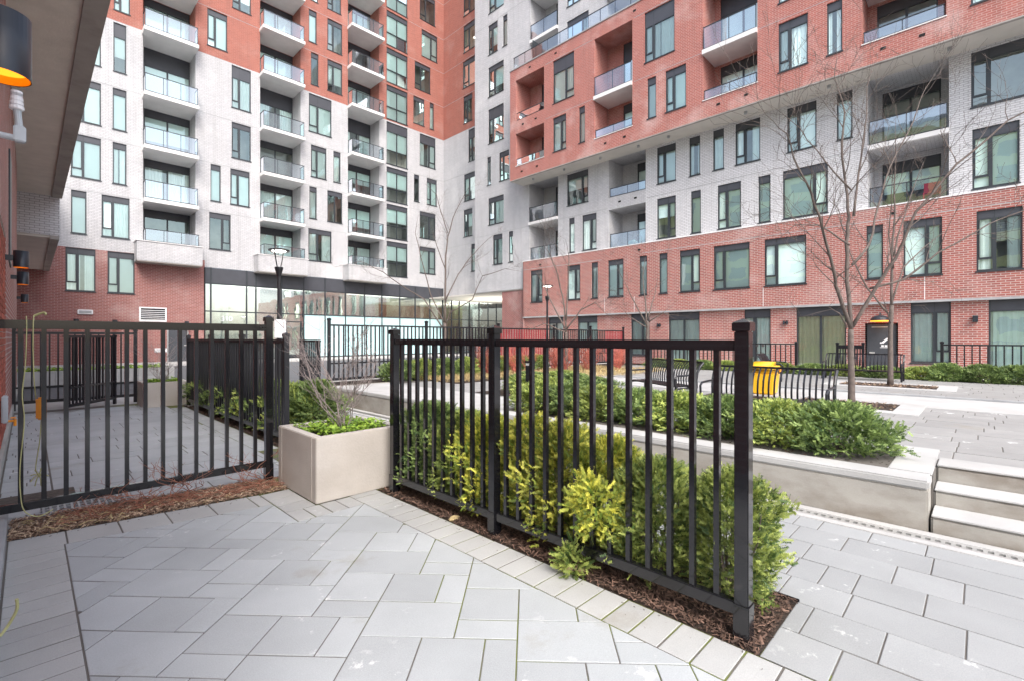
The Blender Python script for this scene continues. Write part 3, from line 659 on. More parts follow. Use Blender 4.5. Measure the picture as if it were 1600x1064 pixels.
# passage: soffit and the brick return beyond it
sfp = pc('passage_soffit', planeX(0), -33, -21.84, 23.6, 36, 4.63, 4.72, 'soffit', bB)
pc('passage_soffit', planeX(0), -33, -27.1, 25.15, 36, 4.725, 4.76, 'soffit', bB)
bm = bmesh.new(); uv = bm.loops.layers.uv.new('UVMap')
fc = bm.faces.new([bm.verts.new(p) for p in ((23.58, 24.22, -.1), (23.58, 21.84, -.1), (23.58, 21.84, 4.63), (23.58, 24.22, 4.63))])
for lp in fc.loops: lp[uv].uv = (-lp.vert.co.y, lp.vert.co.z)
fc = bm.faces.new([bm.verts.new(p) for p in ((23.58, 24.22, -.1), (36, 24.22, -.1), (36, 24.22, 4.63), (23.58, 24.22, 4.63))])
for lp in fc.loops: lp[uv].uv = (lp.vert.co.x, lp.vert.co.z)
bmobj('wall', bm, 'red_far', bB)
pc('passage_soffit', planeX(0), -27.06, -22, 23.52, 23.6, 4.66, 4.728, 'edge_conc', bB)
adopt(bB)
for k, (y, nm) in enumerate(((12.11, 'farther twin'), (6.13, 'middle twin'), (.16, 'nearest square'))):
    t_ = thing('wall_sconce', nm+' black up-and-down sconce on the red ground floor, between patio doors', 'wall light', (23.35, y, 2.06), 'small sconces on the red ground floor')
    bm = bmesh.new()
    if k < 2:
        for s in (-.06, .06): cyl(bm, (-.08, s, -.09), (-.08, s, .09), .04, n=10)
        box(bm, -.04, 0, -.1, .1, -.04, .04)
    else: box(bm, -.14, 0, -.07, .07, -.11, .11, bev=.01)
    bmobj('housing', bm, 'sconce', t_)
t_ = thing('gooseneck_lamp', 'dark dome lamp glowing amber above the grey service door', 'wall light', (23.35, 2.8, 2.12))
bm = bmesh.new()
for i in range(5):
    a0, a1 = i*math.pi/10, (i+1)*math.pi/10
    cyl(bm, (-.3, 0, -.06+.2*math.sin(a0)), (-.3, 0, -.06+.2*math.sin(a1)), .29*math.cos(a0)+.01, .29*math.cos(a1)+.01, 20, cap=i == 4)
tube(bm, [(-.3, 0, .14), (-.28, 0, .22), (-.15, 0, .24), (0, 0, .18)], .02, 8)
bmobj('shade', bm, 'sconce', t_)
bm = bmesh.new(); cyl(bm, (-.3, 0, -.10), (-.3, 0, -.062), .30, .30, 20); bmobj('lens', bm, 'amber', t_)

# ------------------------------------------------------------------ building across the way: only its reflection shows
t_ = thing('apartment_building', 'pale yellow building seen only as reflections in the right wing windows', 'building', (-34, 18, 0))
M['yellow_wall'] = mat('yellow_panel', (.80, .78, .34), .7, var=.06, nscale=.5)
bm = bmesh.new(); box(bm, -12, 0, -24, 26, 0, 29); bmobj('wall', bm, 'yellow_wall', t_)
bm = bmesh.new(); box(bm, -12, .4, -24.2, 26.2, 29.02, 29.5); bmobj('roof_edge', bm, 'stone', t_)
bmw = bmesh.new(); box(bmw, -.02, .03, 0, 2.6, 0, 1.7); mw_ = bpy.data.meshes.new('window'); bmesh.ops.recalc_face_normals(bmw, faces=bmw.faces[:]); bmw.to_mesh(mw_); bmw.free(); mw_.materials.append(M['spandrel'])
for i in range(9):
    for j in range(11): link('window', mw_, t_, (0, -22+j*4.4, 2+i*3.0))

# ------------------------------------------------------------------ NEAR BRICK BUILDING ON THE LEFT
bL = thing('brick_building', 'near red brick building at the left edge under a deep grey concrete overhang', 'building', (-.5, 4, 0))
WX = -.22
def brick_uvbox(bm):
    uv = bm.loops.layers.uv.new('UVMap')
    for fc in bm.faces:
        for lp in fc.loops: lp[uv].uv = (lp.vert.co.x+lp.vert.co.y, lp.vert.co.z)
bm = bmesh.new()
box(bm, -1.2, WX, .5, 7.55, .0, 6.1); box(bm, -1.2, WX, 7.55, 9.7, 2.8, 6.1); box(bm, -1.2, WX, 9.7, 18.9, 0, 6.1)
box(bm, -1.6, -.62, 18.9, 33, 0, 6.1)
brick_uvbox(bm); bw_ = bmobj('wall', bm, 'red_low', bL)
bmm = bmesh.new(); box(bmm, -1.2, WX-.012, 7.552, 9.698, .0, 2.798); bmobj('mortar', bmm, 'mortar', bL)
M['brick_one'] = mat('single_brick', (.38, .095, .06), .85, var=.2, nscale=25, bump=.5, rnd=.3)
bmk = bmesh.new(); box(bmk, -.004, .013, 0, .205, 0, .064, bev=.002); me_b = bpy.data.meshes.new('brick'); bmesh.ops.recalc_face_normals(bmk, faces=bmk.faces[:]); bmk.to_mesh(me_b); bmk.free(); me_b.materials.append(M['brick_one'])
for r in range(33):
    for c in range(9):
        y = 7.56+c*.216+(.1 if r % 2 else 0)
        link('brick', me_b, bw_, (WX-.012+rng.uniform(-.002, .002), y, .16+r*.0775))
bm = bmesh.new(); box(bm, -1.2, WX+.03, 5.4, 18.9, -.1, .13); bmobj('foundation', bm, 'conc', bL)
bm = bmesh.new(); box(bm, -1.2, -.105, .6, 5.25, -.05, .10, bev=.01); bmobj('door_sill', bm, 'stone', bL)
bm = bmesh.new(); box(bm, -1.2, .54, 5.2, 22.0, 6.10, 6.3); bmobj('overhang_soffit', bm, 'soffit_near', bL)
bm = bmesh.new(); box(bm, .542, .80, 5.2, 22.0, 6.06, 6.6); bmobj('overhang_edge', bm, 'edge_conc', bL)
bm = bmesh.new(); box(bm, -1.5, .74, 22.05, 32.9, 4.8, 9.0); brick_uvbox(bm); bmobj('brick_volume', bm, 'white_near', bL)
bm = bmesh.new(); box(bm, -1.5, .5, 22.1, 32.8, 4.72, 4.797); bmobj('lower_soffit', bm, 'soffit', bL)
bm = bmesh.new(); box(bm, .502, .73, 22.06, 32.8, 4.68, 4.797); bmobj('lower_soffit_edge', bm, 'edge_conc', bL)
for y0, y1, z0, z1 in ((4.9, 5.6, 2.9, 3.9), (11.0, 11.9, 2.6, 4.4)):
    bm = bmesh.new(); box(bm, WX-.01, WX+.02, y0, y1, z0, z1); bmobj('window', bm, 'frame', bL)
adopt(bL)
names_ = {2.55: 'large black cylinder sconce with a glowing amber mouth at the top left', 9.35: 'second black cylinder sconce along the near brick wall, below the overhang', 12.3: 'third black cylinder sconce along the near brick wall', 18.6: 'farthest and smallest black cylinder sconce along the near brick wall'}
for y, lb in names_.items():
    t_ = thing('wall_sconce', lb, 'wall light', (-.068, y, 2.355), 'black cylinder sconces along the near brick wall')
    bm = bmesh.new(); cyl(bm, (0, 0, 0), (0, 0, .225), .078, n=32); bmesh.ops.delete(bm, geom=[fc for fc in bm.faces if fc.calc_center_median().z < .01], context='FACES')
    so = bmobj('shade', bm, 'sconce', t_)
    for pl_ in so.data.polygons: pl_.use_smooth = abs(pl_.normal.z) < .5
    bm = bmesh.new(); cyl(bm, (0, 0, .001), (0, 0, .20), .075, n=32); bmesh.ops.delete(bm, geom=[fc for fc in bm.faces if fc.calc_center_median().z < .01], context='FACES')
    bmesh.ops.reverse_faces(bm, faces=bm.faces[:]); bmobj('inner_liner', bm, 'yellow', t_, recalc=False)
    bm = bmesh.new(); cyl(bm, (0, 0, .03), (0, 0, .05), .070, n=24); bmobj('lens', bm, 'amber', t_)
    bm = bmesh.new(); box(bm, -.155, -.076, -.035, .035, .09, .16); bmobj('bracket', bm, 'sconce', t_)
t_ = thing('pipe_fitting', 'grey elbow conduit with a white ribbed cap sticking out of the near brick wall', 'conduit', (-.018, 1.95, 1.955))
bm = bmesh.new(); box(bm, -.012, .014, -.012, .012, 0, .045, bev=.003); tube(bm, [(0, 0, .04), (-.002, 0, .07), (-.005, 0, .10)], [.009, .008, .010], 12); bmobj('elbow', bm, 'pvc', t_)
bm = bmesh.new(); tube(bm, [(-.01, 0, .01), (-.1, .01, .016), (-.21, .02, .02)], [.009, .008, .008], 12); tube(bm, [(-.1, .01, .016), (-.14, .012, .018)], .011, 12); bmobj('pipe', bm, 'pvc', t_)
bm = bmesh.new()
for i in range(4): cyl(bm, (-.005, 0, .092+i*.012), (-.005, 0, .101+i*.012), .0155-.001*i, n=14)
cyl(bm, (-.005, 0, .09), (-.005, 0, .143), .0125, n=14); bmobj('cap', bm, 'white_p', t_)

# ------------------------------------------------------------------ PAVING
def clip(poly, region):
    out = poly
    n = len(region)
    for i in range(n):
        a, b = region[i], region[(i+1) % n]; ins = lambda p: (b[0]-a[0])*(p[1]-a[1])-(b[1]-a[1])*(p[0]-a[0]) >= -1e-9
        inp, out = out, []
        for j in range(len(inp)):
            p, q = inp[j], inp[(j+1) % len(inp)]
            if ins(p): out.append(p)
            if ins(p) != ins(q):
                dp = (b[0]-a[0])*(p[1]-a[1])-(b[1]-a[1])*(p[0]-a[0]); dq = (b[0]-a[0])*(q[1]-a[1])-(b[1]-a[1])*(q[0]-a[0])
                t = dp/(dp-dq); out.append((p[0]+(q[0]-p[0])*t, p[1]+(q[1]-p[1])*t))
        if len(out) < 3: return []
    return out
def area(p): return .5*abs(sum(p[i][0]*p[(i+1) % len(p)][1]-p[(i+1) % len(p)][0]*p[i][1] for i in range(len(p))))
def inset(p, g):
    n = len(p); cx, cy = sum(q[0] for q in p)/n, sum(q[1] for q in p)/n; L = []
    for i in range(n):
        a, b = p[i], p[(i+1) % n]; dx, dy = b[0]-a[0], b[1]-a[1]; l = math.hypot(dx, dy)
        if l < 1e-4: continue
        nx, ny = -dy/l, dx/l
        if (cx-a[0])*nx+(cy-a[1])*ny < 0: nx, ny = -nx, -ny
        L.append((a[0]+nx*g, a[1]+ny*g, dx/l, dy/l))
    out = []
    for i in range(len(L)):
        a, b = L[i-1], L[i]; dt = a[2]*b[3]-a[3]*b[2]
        if abs(dt) < 1e-3: out.append((b[0], b[1])); continue
        t = ((b[0]-a[0])*b[3]-(b[1]-a[1])*b[2])/dt; out.append((a[0]+a[2]*t, a[1]+a[3]*t))
    return out
def ispos(p): return sum(p[i][0]*p[(i+1) % len(p)][1]-p[(i+1) % len(p)][0]*p[i][1] for i in range(len(p))) > 0
def slabbm(bm, p, z, gap=.0032, ch=.003, dep=.05, rz=0):
    if area(p) < .0008: return False
    if not ispos(p): p = p[::-1]
    o = inset(p, gap); i = inset(p, gap+ch)
    if area(o) < .0005 or len(o) != len(i) or not ispos(o) or not ispos(i): return False
    tx, ty = rng.uniform(-.003, .003), rng.uniform(-.003, .003); dz = rng.uniform(-.0012, .0012)
    cx, cy = o[0]
    zz = lambda q, h: z+h+dz+(q[0]-cx)*tx+(q[1]-cy)*ty
    vo = [bm.verts.new((q[0], q[1], zz(q, -ch*.5))) for q in o]; vi = [bm.verts.new((q[0], q[1], zz(q, 0))) for q in i]
    vb = [bm.verts.new((q[0], q[1], z-dep)) for q in o]; n = len(o)
    try: bm.faces.new(vi)
    except ValueError: return False
    for k in range(n):
        bm.faces.new((vo[k], vo[(k+1) % n], vi[(k+1) % n], vi[k])); bm.faces.new((vb[k], vb[(k+1) % n], vo[(k+1) % n], vo[k]))
    return True
def pave(parent, polys, z, m, limit=290, name='paver', gap=.0035):
    polys = [p for p in polys if len(p) >= 3 and area(p) > .0012]
    def dist(p): cx, cy = sum(q[0] for q in p)/len(p), sum(q[1] for q in p)/len(p); return math.hypot(cx-1, cy-1) + (6 if (cx*LOOK[0]+cy*LOOK[1]) < .5 else 0)
    polys.sort(key=dist)
    for p in polys[:limit]:
        bm = bmesh.new()
        cx, cy = sum(q[0] for q in p)/len(p), sum(q[1] for q in p)/len(p)
        if slabbm(bm, [(q[0]-cx, q[1]-cy) for q in p], 0, gap): bmobj(name, bm, m, parent, (cx, cy, z), recalc=False)
        else: bm.free()
    if polys[limit:]:
        bm = bmesh.new()
        for p in polys[limit:]: slabbm(bm, p, z, gap)
        o = bmobj('paver_field', bm, m, parent, recalc=False); o['kind'] = 'stuff'
def bed(name, poly, z, m):
    bm = bmesh.new(); bm.faces.new([bm.verts.new((p[0], p[1], z)) for p in poly]); o = bmobj(name, bm, m); o['kind'] = 'structure'; return o
# joint material: sand with moss
m, n, l, p_ = nodes('joint_sand'); geo = n.new('ShaderNodeNewGeometry').outputs['Position']
sep = n.new('ShaderNodeSeparateXYZ'); l.new(geo, sep.inputs[0])
ms = n.new('ShaderNodeMath'); ms.operation = 'MULTIPLY'
l.new(ramp(n, l, sep.outputs[0], 1.05, 1.5), ms.inputs[0]); l.new(ramp(n, l, noise(n, l, 2.2, 3, geo), .40, .52), ms.inputs[1])
lt = n.new('ShaderNodeMath'); lt.operation = 'LESS_THAN'; l.new(sep.outputs[0], lt.inputs[0]); lt.inputs[1].default_value = 2.35
m2 = n.new('ShaderNodeMath'); m2.operation = 'MULTIPLY'; l.new(ms.outputs[0], m2.inputs[0]); l.new(lt.outputs[0], m2.inputs[1])
l.new(mixc(n, l, m2.outputs[0], (.12, .11, .10), (.12, .14, .035)), p_.inputs['Base Color']); p_.inputs['Roughness'].default_value = .95; M['joint'] = m
F_ = (.7369, .677); ln_ = math.hypot(*F_); F_ = (F_[0]/ln_, F_[1]/ln_); L_ = (F_[1], -F_[0]); UN = .149
O_ = (F_[0]*2.218+L_[0]*-.798, F_[1]*2.218+L_[1]*-.798)
def lat(a, b): return (O_[0]+L_[0]*a*UN+F_[0]*b*UN, O_[1]+L_[1]*a*UN+F_[1]*b*UN)
def rectp(a, b, c, d): return [lat(a, c), lat(b, c), lat(b, d), lat(a, d)]
cells = []
for i in range(-14, 15):
    for j in range(-14, 15):
        ox, oy = -5*i-2*j, i+4*j
        for r in ((0, 3, 0, 2), (0, 2, 2, 4), (2, 3, 2, 4), (3, 5, 0, 1), (3, 5, 1, 3)):
            cells.append(rectp(ox+r[0], ox+r[1], oy+r[2], oy+r[3]))
yin = lambda x: 4.48-.15*x
yout = lambda x: 4.77-.115*x
R1 = [(.175, -1.2), (1.45, -1.2), (1.45, yin(1.45)), (.175, yin(.175))]; R2 = [(1.45, -1.2), (2.0, -1.2), (2.0, 3.72), (1.45, 3.72)]
pp = bed('patio_paving', [(-.22, -1.3), (2.27, -1.3), (2.27, 4.9), (-.22, 4.9)], -.0045, 'joint')
# one convex-ish field: the cells that straddle x = 1.45 stay whole below y = 3.72
R1b = [(.175, -1.2), (2.0, -1.2), (2.0, 3.72), (.175, 3.72)]; R2b = [(.175, 3.72), (1.45, 3.72), (1.45, yin(1.45)), (.175, yin(.175))]
polys = []
for c in cells:
    a = clip(c, R1b); b = clip(c, R2b)
    if a and b: # join the two halves if the piece is wholly left of the planter border
        full = clip(c, [(.175, -1.2), (1.45, -1.2), (1.45, yin(1.45)), (.175, yin(.175))])
        if full and abs(area(full)-area(a)-area(b)) < 1e-5: polys.append(full); continue
    polys += [q for q in (a, b) if q]
pave(pp, polys, 0, 'paver')
bd = []
y = -1.2
while y < 3.95: bd.append([(2.0, y), (2.262, y), (2.262, y+.15), (2.0, y+.15)]); y += .15
y = -1.2
while y < 4.4: bd.append(clip([(-.10, y), (.175, y), (.175, y+.146), (-.10, y+.146)], [(-.2, -2), (.2, -2), (.2, yin(.2)), (-.2, yin(-.2))])); y += .146
x = -.10
while x < 1.45:
    x2 = min(x+.29, 1.45); bd.append([(x, yin(x)), (x2, yin(x2)), (x2, yout(x2)), (x, yout(x))]); x = x2+1e-6
for k in range(4): bd.append([(1.45+k*.1375, 3.72), (1.45+(k+1)*.1375, 3.72), (1.45+(k+1)*.1375, 3.985), (1.45+k*.1375, 3.985)])
for k in range(3): bd.append([(1.45, 3.985+k*.2), (1.70, 3.985+k*.2), (1.70, 3.985+(k+1)*.2), (1.45, 3.985+(k+1)*.2)])
bb = bed('patio_border', [(-.2, -1.25), (-.19, -1.25), (-.19, -1.24), (-.2, -1.24)], -.006, 'joint')
pave(bb, [q for q in bd if q], 0, 'paver_b', gap=.005)
def rows(x0, x1, y0, y1, w_, lens, off=0, along='y'):
    out = []; x = x0; k = 0
    while x < x1-1e-6:
        xe = min(x+w_, x1); y = y0-rng.uniform(0, .4)
        while y < y1:
            L = rng.choice(lens); a, b = max(y, y0), min(y+L, y1)
            if b-a > .03: out.append([(x, a), (xe, a), (xe, b), (x, b)] if along == 'y' else [(a, x), (b, x), (b, xe), (a, xe)])
            y += L
        x = xe; k += 1
    return out
# walkway between the hedge and the plaza wall
wk = bed('walkway_paving', [(2.264, -3.2), (4.30, -3.2), (4.30, 14.6), (2.264, 14.6)], -.0045, 'joint')
rw = rows(2.87, 4.27, -2.5, 10.5, .295, [.16, .3, .3, .45, .45]) + rows(2.264, 2.87, -2.5, .70, .303, [.3, .45])
pave(wk, rw, 0, 'paver_w')
# neighbouring patio behind the left fence
pk = bed('neighbour_patio_paving', [(-.22, 4.905), (2.26, 4.905), (2.26, 13.0), (-.22, 13.0)], -.0045, 'joint')
pave(pk, rows(5.10, 12.6, .16, 2.0, .30, [.45, .6, .9], along='x') + rows(5.10, 12.6, -.18, .155, .15, [.335], along='x') + rows(2.0, 2.25, 6.4, 11.6, .25, [.15]), 0, 'paver', gap=.005)
pk2 = bed('far_walkway', [(-.22, 13.01), (2.26, 13.01), (2.26, 14.6), (-.22, 14.6)], -.005, 'conc_light')

# plaza, 0.36 m higher
ZP = .36
pz = bmesh.new(); box(pz, 4.83, 16.6, .264, 9.9, -.08, ZP-.0045); box(pz, 5.50, 16.6, -8, .263, -.08, ZP-.0045); pz = bmobj('plaza_paving', pz, 'joint'); pz['kind'] = 'structure'
pl = rows(5.95, 9.4, -5.5, 9.5, .30, [.3, .45, .6, .6]) + rows(5.52, 5.95, -5.5, .28, .43, [.3, .45, .6]) + rows(11.15, 16.5, -5.5, 9.5, .30, [.3, .6])
pave(pz, pl, ZP, 'paver_p', gap=.0045)
def struct_box(name, x0, x1, y0, y1, z0, z1, m, bev=.006):
    o = boxo(name, x0, x1, y0, y1, z0, z1, m, bev=bev); o['kind'] = 'structure'; return o
struct_box('concrete_band', 9.402, 11.05, -7, 9.5, .2, ZP+.004, 'conc_light'); struct_box('kerb', 11.055, 11.145, -7, 9.5, .2, ZP+.035, 'stone')
struct_box('plaza_edge_paving', 4.83, 5.94, 5.2, 9.9, .2, ZP, 'conc_light')
struct_box('sunken_patio', 16.6, 23.6, -8, 22, -.08, .02, 'conc')
struct_box('lawn_base', 4.8, 17.4, 9.9, 11.2, -.08, ZP-.02, 'soil')
# retaining wall and its cap
t_ = thing('retaining_wall', 'long low stained concrete wall with a pale cap, running from the steps beside the walkway', 'wall', (4.7, .3, 0))
boxo('wall_body', 4.558, 4.82, .275, 9.9, -.06, .30, 'conc_wall', t_, .012); boxo('cap', 4.555, 4.83, .27, 9.9, .301, ZP+.006, 'conc_light', t_, .012)
boxo('cap', 4.832, 5.95, .27, .54, .2, ZP+.006, 'conc_light', t_, .008); boxo('cap', 5.66, 5.95, .542, 5.2, .2, ZP+.006, 'conc_light', t_, .008)
boxo('cap', 4.832, 5.658, 4.95, 5.2, .2, ZP+.006, 'conc_light', t_, .008)
boxo('corner_wall', 4.558, 6.5, 9.902, 10.1, -.06, ZP, 'conc_wall', t_, .01)
adopt(t_)
# steps
t_ = thing('steps', 'three worn concrete steps up to the plaza at the right edge', 'steps', (5, -.5, 0))
for k, (x, z0, z1) in enumerate(((4.56, -.06, .115), (4.86, .06, .235), (5.17, .18, ZP+.004))):
    boxo('step', x, (5.52 if k == 2 else x+.32), -3.2, .262, z0, z1, 'conc_wall', t_, .012)
    boxo('tread', x-.004, (5.50 if k == 2 else x+.30), -3.19, .258, z1+.0015, z1+.014, 'conc_light', t_, .004)
adopt(t_)
# trench drain
struct_box('drain_kerb', 4.455, 4.553, -3.2, 9.9, -.05, .006, 'conc_light', .004); struct_box('drain_kerb', 4.272, 4.355, -3.2, 9.9, -.05, .004, 'conc_light', .004)
t_ = thing('trench_drain', 'narrow slotted steel trench drain along the foot of the concrete wall', 'drain', (4.4, .5, 0))
bm = bmesh.new(); box(bm, 4.357, 4.383, -3.2, 6, -.02, .003); box(bm, 4.427, 4.453, -3.2, 6, -.02, .003)
y = -3.2
while y < 6: box(bm, 4.383, 4.427, y, y+.022, -.018, .002); y += .052
bmobj('grate', bm, 'grate', t_); boxo('channel', 4.357, 4.453, -3.2, 6, -.06, -.045, 'dark', t_); adopt(t_)
# bed soils
def soilbed(name, poly, z, m='soil', nchip=3000, chip='chip', size=.02):
    b_ = bed(name, poly, z, m); b_['kind'] = 'stuff'
    xs = [p[0] for p in poly]; ys = [p[1] for p in poly]; pts = []
    while len(pts) < nchip:
        q = nr.random((nchip*2, 2)); q[:, 0] = min(xs)+q[:, 0]*(max(xs)-min(xs)); q[:, 1] = min(ys)+q[:, 1]*(max(ys)-min(ys))
        ok = np.ones(len(q), bool); pl_ = poly if ispos(poly) else poly[::-1]
        for i in range(len(pl_)):
            a, c = pl_[i], pl_[(i+1) % len(pl_)]; ok &= ((c[0]-a[0])*(q[:, 1]-a[1])-(c[1]-a[1])*(q[:, 0]-a[0])) > .004
        pts += list(q[ok])
    pts = np.array(pts[:nchip]); N = len(pts)
    ang = nr.random(N)*6.283; L = size*(.5+nr.random(N)*1.3); Wd = size*(.12+.25*nr.random(N)); tilt = (nr.random(N)-.5)*1.0; roll = (nr.random(N)-.5)*1.4
    dx = np.stack([np.cos(ang)*np.cos(tilt), np.sin(ang)*np.cos(tilt), np.sin(tilt)], 1)
    dy = np.stack([-np.sin(ang)*np.cos(roll), np.cos(ang)*np.cos(roll), np.sin(roll)], 1)
    c = np.column_stack([pts, z+.006+nr.random(N)*.02])
    V = np.stack([c-dx*L[:, None]-dy*Wd[:, None], c+dx*L[:, None]-dy*Wd[:, None]*.6, c+dx*L[:, None]+dy*Wd[:, None]*.7, c-dx*L[:, None]+dy*Wd[:, None]], 1).reshape(-1, 3)
    sh = np.repeat(nr.random(N)**1.6, 4)
    me = npmesh('mulch_chips', V, np.arange(4*N).reshape(-1, 4), [chip], sh); o = link('mulch_chips', me); o['kind'] = 'stuff'
soilbed('mulch_bed', [(2.264, .70), (2.87, .70), (2.87, 3.97), (2.264, 3.97)], -.004, nchip=16000, size=.0135)
soilbed('mulch_bed', [(-.10, yout(-.1)), (1.70, yout(1.70)), (1.70, 5.06), (-.10, 5.30)], -.006, 'soil', 11000, 'chip_dry', .014)
soilbed('mulch_bed', [(4.832, .542), (5.658, .542), (5.658, 4.95), (4.832, 4.95)], ZP-.03, nchip=3500)
soilbed('mulch_bed', [(2.264, 6.2), (2.87, 6.2), (2.87, 11.8), (2.264, 11.8)], -.004, nchip=2500)
struct_box('bed_edging', 2.872, 2.885, .69, 3.97, -.05, .012, 'black', .003)
# small stones of the yew bed
for k, (x, y, s) in enumerate(((2.31, 2.9, .035), (2.285, 1.78, .03), (2.315, 1.72, .028))):
    bm = bmesh.new(); bmesh.ops.create_icosphere(bm, subdivisions=2, radius=s)
    for v in bm.verts: v.co.x *= 1.5; v.co.z *= .5; v.co += Vector((rng.uniform(-1, 1), rng.uniform(-1, 1), rng.uniform(-1, 1)))*s*.12
    o = bmobj('bark_piece', bm, 'straw', None, (x, y, .01), (0, 0, k*1.1)); tag(o, ['pale curled bark piece in the mulch near the middle fence post', 'pale flat bark piece at the mulch edge under the right fence panel', 'smaller pale bark piece beside another under the right fence panel'][k], 'bark piece', 'bark pieces in the mulch')

# ------------------------------------------------------------------ FENCES
_fm = {}
def fmesh(key, fn, m):
    k = (key, m)
    if k not in _fm:
        bm = bmesh.new(); fn(bm); bmesh.ops.recalc_face_normals(bm, faces=bm.faces[:]); me = bpy.data.meshes.new(key[0]); bm.to_mesh(me); bm.free(); me.materials.append(M[m]); _fm[k] = me
    return _fm[k]
def fence(name, label, p0, p1, posts, zb, ztop, zpost, m='black', pw=.064, pk_w=.027, sp=.118, midrail=None, rh=.05, cat='fence', bolts=False, group=None, base=None, mats=None, botrail=.06):
    """p0->p1 along the rails; posts = distances; every picket a part"""
    base = 0 if base is None else base
    ang = math.atan2(p1[1]-p0[1], p1[0]-p0[0]); Lf = math.hypot(p1[0]-p0[0], p1[1]-p0[1])
    t = thing(name, label, cat, (p0[0], p0[1], base), group, ang)
    for q in posts:
        if q is None: continue
        h = zpost-base
        pm = fmesh(('post', round(h, 3), pw), lambda bm: box(bm, -pw/2, pw/2, -pw/2, pw/2, -.03, h-.06, bev=.004), m)
        po = link('post', pm, t, (q, 0, 0))
        def capf(bm):
            c_ = pw*.62; box(bm, -c_, c_, -c_, c_, h-.06, h-.02, bev=.003)
            vs = [bm.verts.new(p) for p in ((-c_, -c_, h-.0195), (c_, -c_, h-.0195), (c_, c_, h-.0195), (-c_, c_, h-.0195), (0, 0, h))]
            for a in range(4): bm.faces.new((vs[a], vs[(a+1) % 4], vs[4]))
        link('post_cap', fmesh(('post_cap', round(h, 3), pw), capf, m), po)
        if base < 1 and bolts:
            link('base_sleeve', fmesh(('base_sleeve', pw), lambda bm: box(bm, -pw/2-.004, pw/2+.004, -pw/2-.004, pw/2+.004, -.03, .17, bev=.003), m), po)
            def bolt(bm):
                for zz in (-.012, .012):
                    for s in (-1, 1):
                        cyl(bm, (s*(pw/2+.02), -.022, ztop-base-rh/2+zz*0+.0), (s*(pw/2+.02), -.0265, ztop-base-rh/2), .006, n=8)
                        cyl(bm, (s*(pw/2+.045), -.022, ztop-base-rh/2), (s*(pw/2+.045), -.0265, ztop-base-rh/2), .006, n=8)
            link('bolts', fmesh(('bolts', pw, round(h, 3)), bolt, 'bolt'), po)
    ends = sorted(set([0, Lf] + [q for q in posts if q]))
    for a, b in zip(ends[:-1], ends[1:]):
        ga = pw/2 if (a in posts) else 0; gb = pw/2 if (b in posts) else 0
        for z0, z1 in [(ztop-base-rh, ztop-base), (zb-base, zb-base+botrail)] + ([(midrail-base, midrail-base+.035)] if midrail else []):
            bm = bmesh.new(); box(bm, a+ga, b-gb, -.022, .022, z0, z1, bev=.004); bmobj('rail', bm, m, t)
        n = max(1, round((b-a)/sp)); st = (b-a)/n
        for i in range(1, n):
            h = ztop-zb-rh-botrail
            me = fmesh(('picket', round(h, 3), pk_w), lambda bm: box(bm, -pk_w/2, pk_w/2, -pk_w/2, pk_w/2, 0, h), m)
            o = link('picket', me, t, (a+i*st, 0, zb-base+botrail))
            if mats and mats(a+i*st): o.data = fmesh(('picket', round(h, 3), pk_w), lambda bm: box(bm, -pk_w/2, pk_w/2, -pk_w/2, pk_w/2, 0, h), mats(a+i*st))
    return t
fence('picket_fence', 'glossy black picket fence in front of the yew hedge, ending at the large square post', (2.337, .79), (2.337, 3.80), [0, 1.69, 3.01], .11, 1.39, 1.49, bolts=True)
fence('picket_fence', 'glossy black metal picket fence at the left between the brick wall and the concrete planter', (-.16, 5.0), (1.66, 5.0), [1.82], .14, 1.53, 1.62, pk_w=.029, sp=.121, rh=.065, bolts=True)
fence('picket_fence', 'black picket fence of the neighbouring patio, running away behind the left fence', (2.33, 6.38), (2.33, 11.7), [0, 1.8, 3.6, 5.32], .1, 1.38, 1.47, m='black_far', bolts=False)
fence('picket_fence', 'black picket fence at the far end of the neighbouring patio', (-.2, 13.3), (1.66, 13.3), [0, .75, 1.86], .12, 1.52, 1.6, m='black_far', midrail=.42)
fence('garden_gate', 'narrow black picket gate standing ajar in the far patio fence', (.49, 12.15), (1.30, 13.22), [0, 1.34], .10, 1.45, 1.47, m='black_far', cat='gate', midrail=.45, sp=.09, pw=.05)
fence('garden_gate', 'narrow black picket gate standing alone beyond the clipped yew', (4.58, 10.6), (4.58, 11.6), [0, 1.0], .08, 1.36, 1.37, m='black_far', cat='gate', midrail=.75, sp=.1, pw=.06)
fence('picket_fence', 'long black picket fence across the far plaza, with red reflections coloured into some pickets', (4.86, 10.7), (17.5, 10.7), [0, 2.7, 5.4, 8.1, 10.3, 12.64], .42, 1.71, 1.86, m='black_far', base=.3, midrail=.80,
      mats=lambda q: 'red_reflection' if (q > 11.3 or 5.5 < q < 7.7) else None, rh=.04)  # these pickets carry the reflections as colour
fence('patio_fence', 'low black patio fence above the hedge at the right edge', (16.3, .72), (16.3, -4.5), [0, 2.2, 4.4], .5, 1.24, 1.32, m='black_far', base=.3, sp=.14, rh=.035, botrail=.03)
fence('patio_fence', 'low black patio fence in front of the middle patio doors', (16.3, 4.0), (16.3, 8.8), [0, 2.4, 4.8], .5, 1.23, 1.30, m='black_far', base=.3, sp=.14, rh=.035, botrail=.03)
fence('garden_gate', 'small dark patio gate behind the long bench', (16.3, 2.35), (16.3, 2.95), [0, .6], .5, 1.2, 1.28, m='black_far', base=.3, sp=.07, cat='gate', rh=.1, botrail=.1)
bm = bmesh.new(); box(bm, .12, .3, -.05, .05, .5, .85, bev=.01)
o = bmobj('lock_box', bm, 'black_far', None, (16.25, 2.4, .3), (0, 0, 1.57)); tag(o, 'black lock box mounted on the small patio gate', 'box')

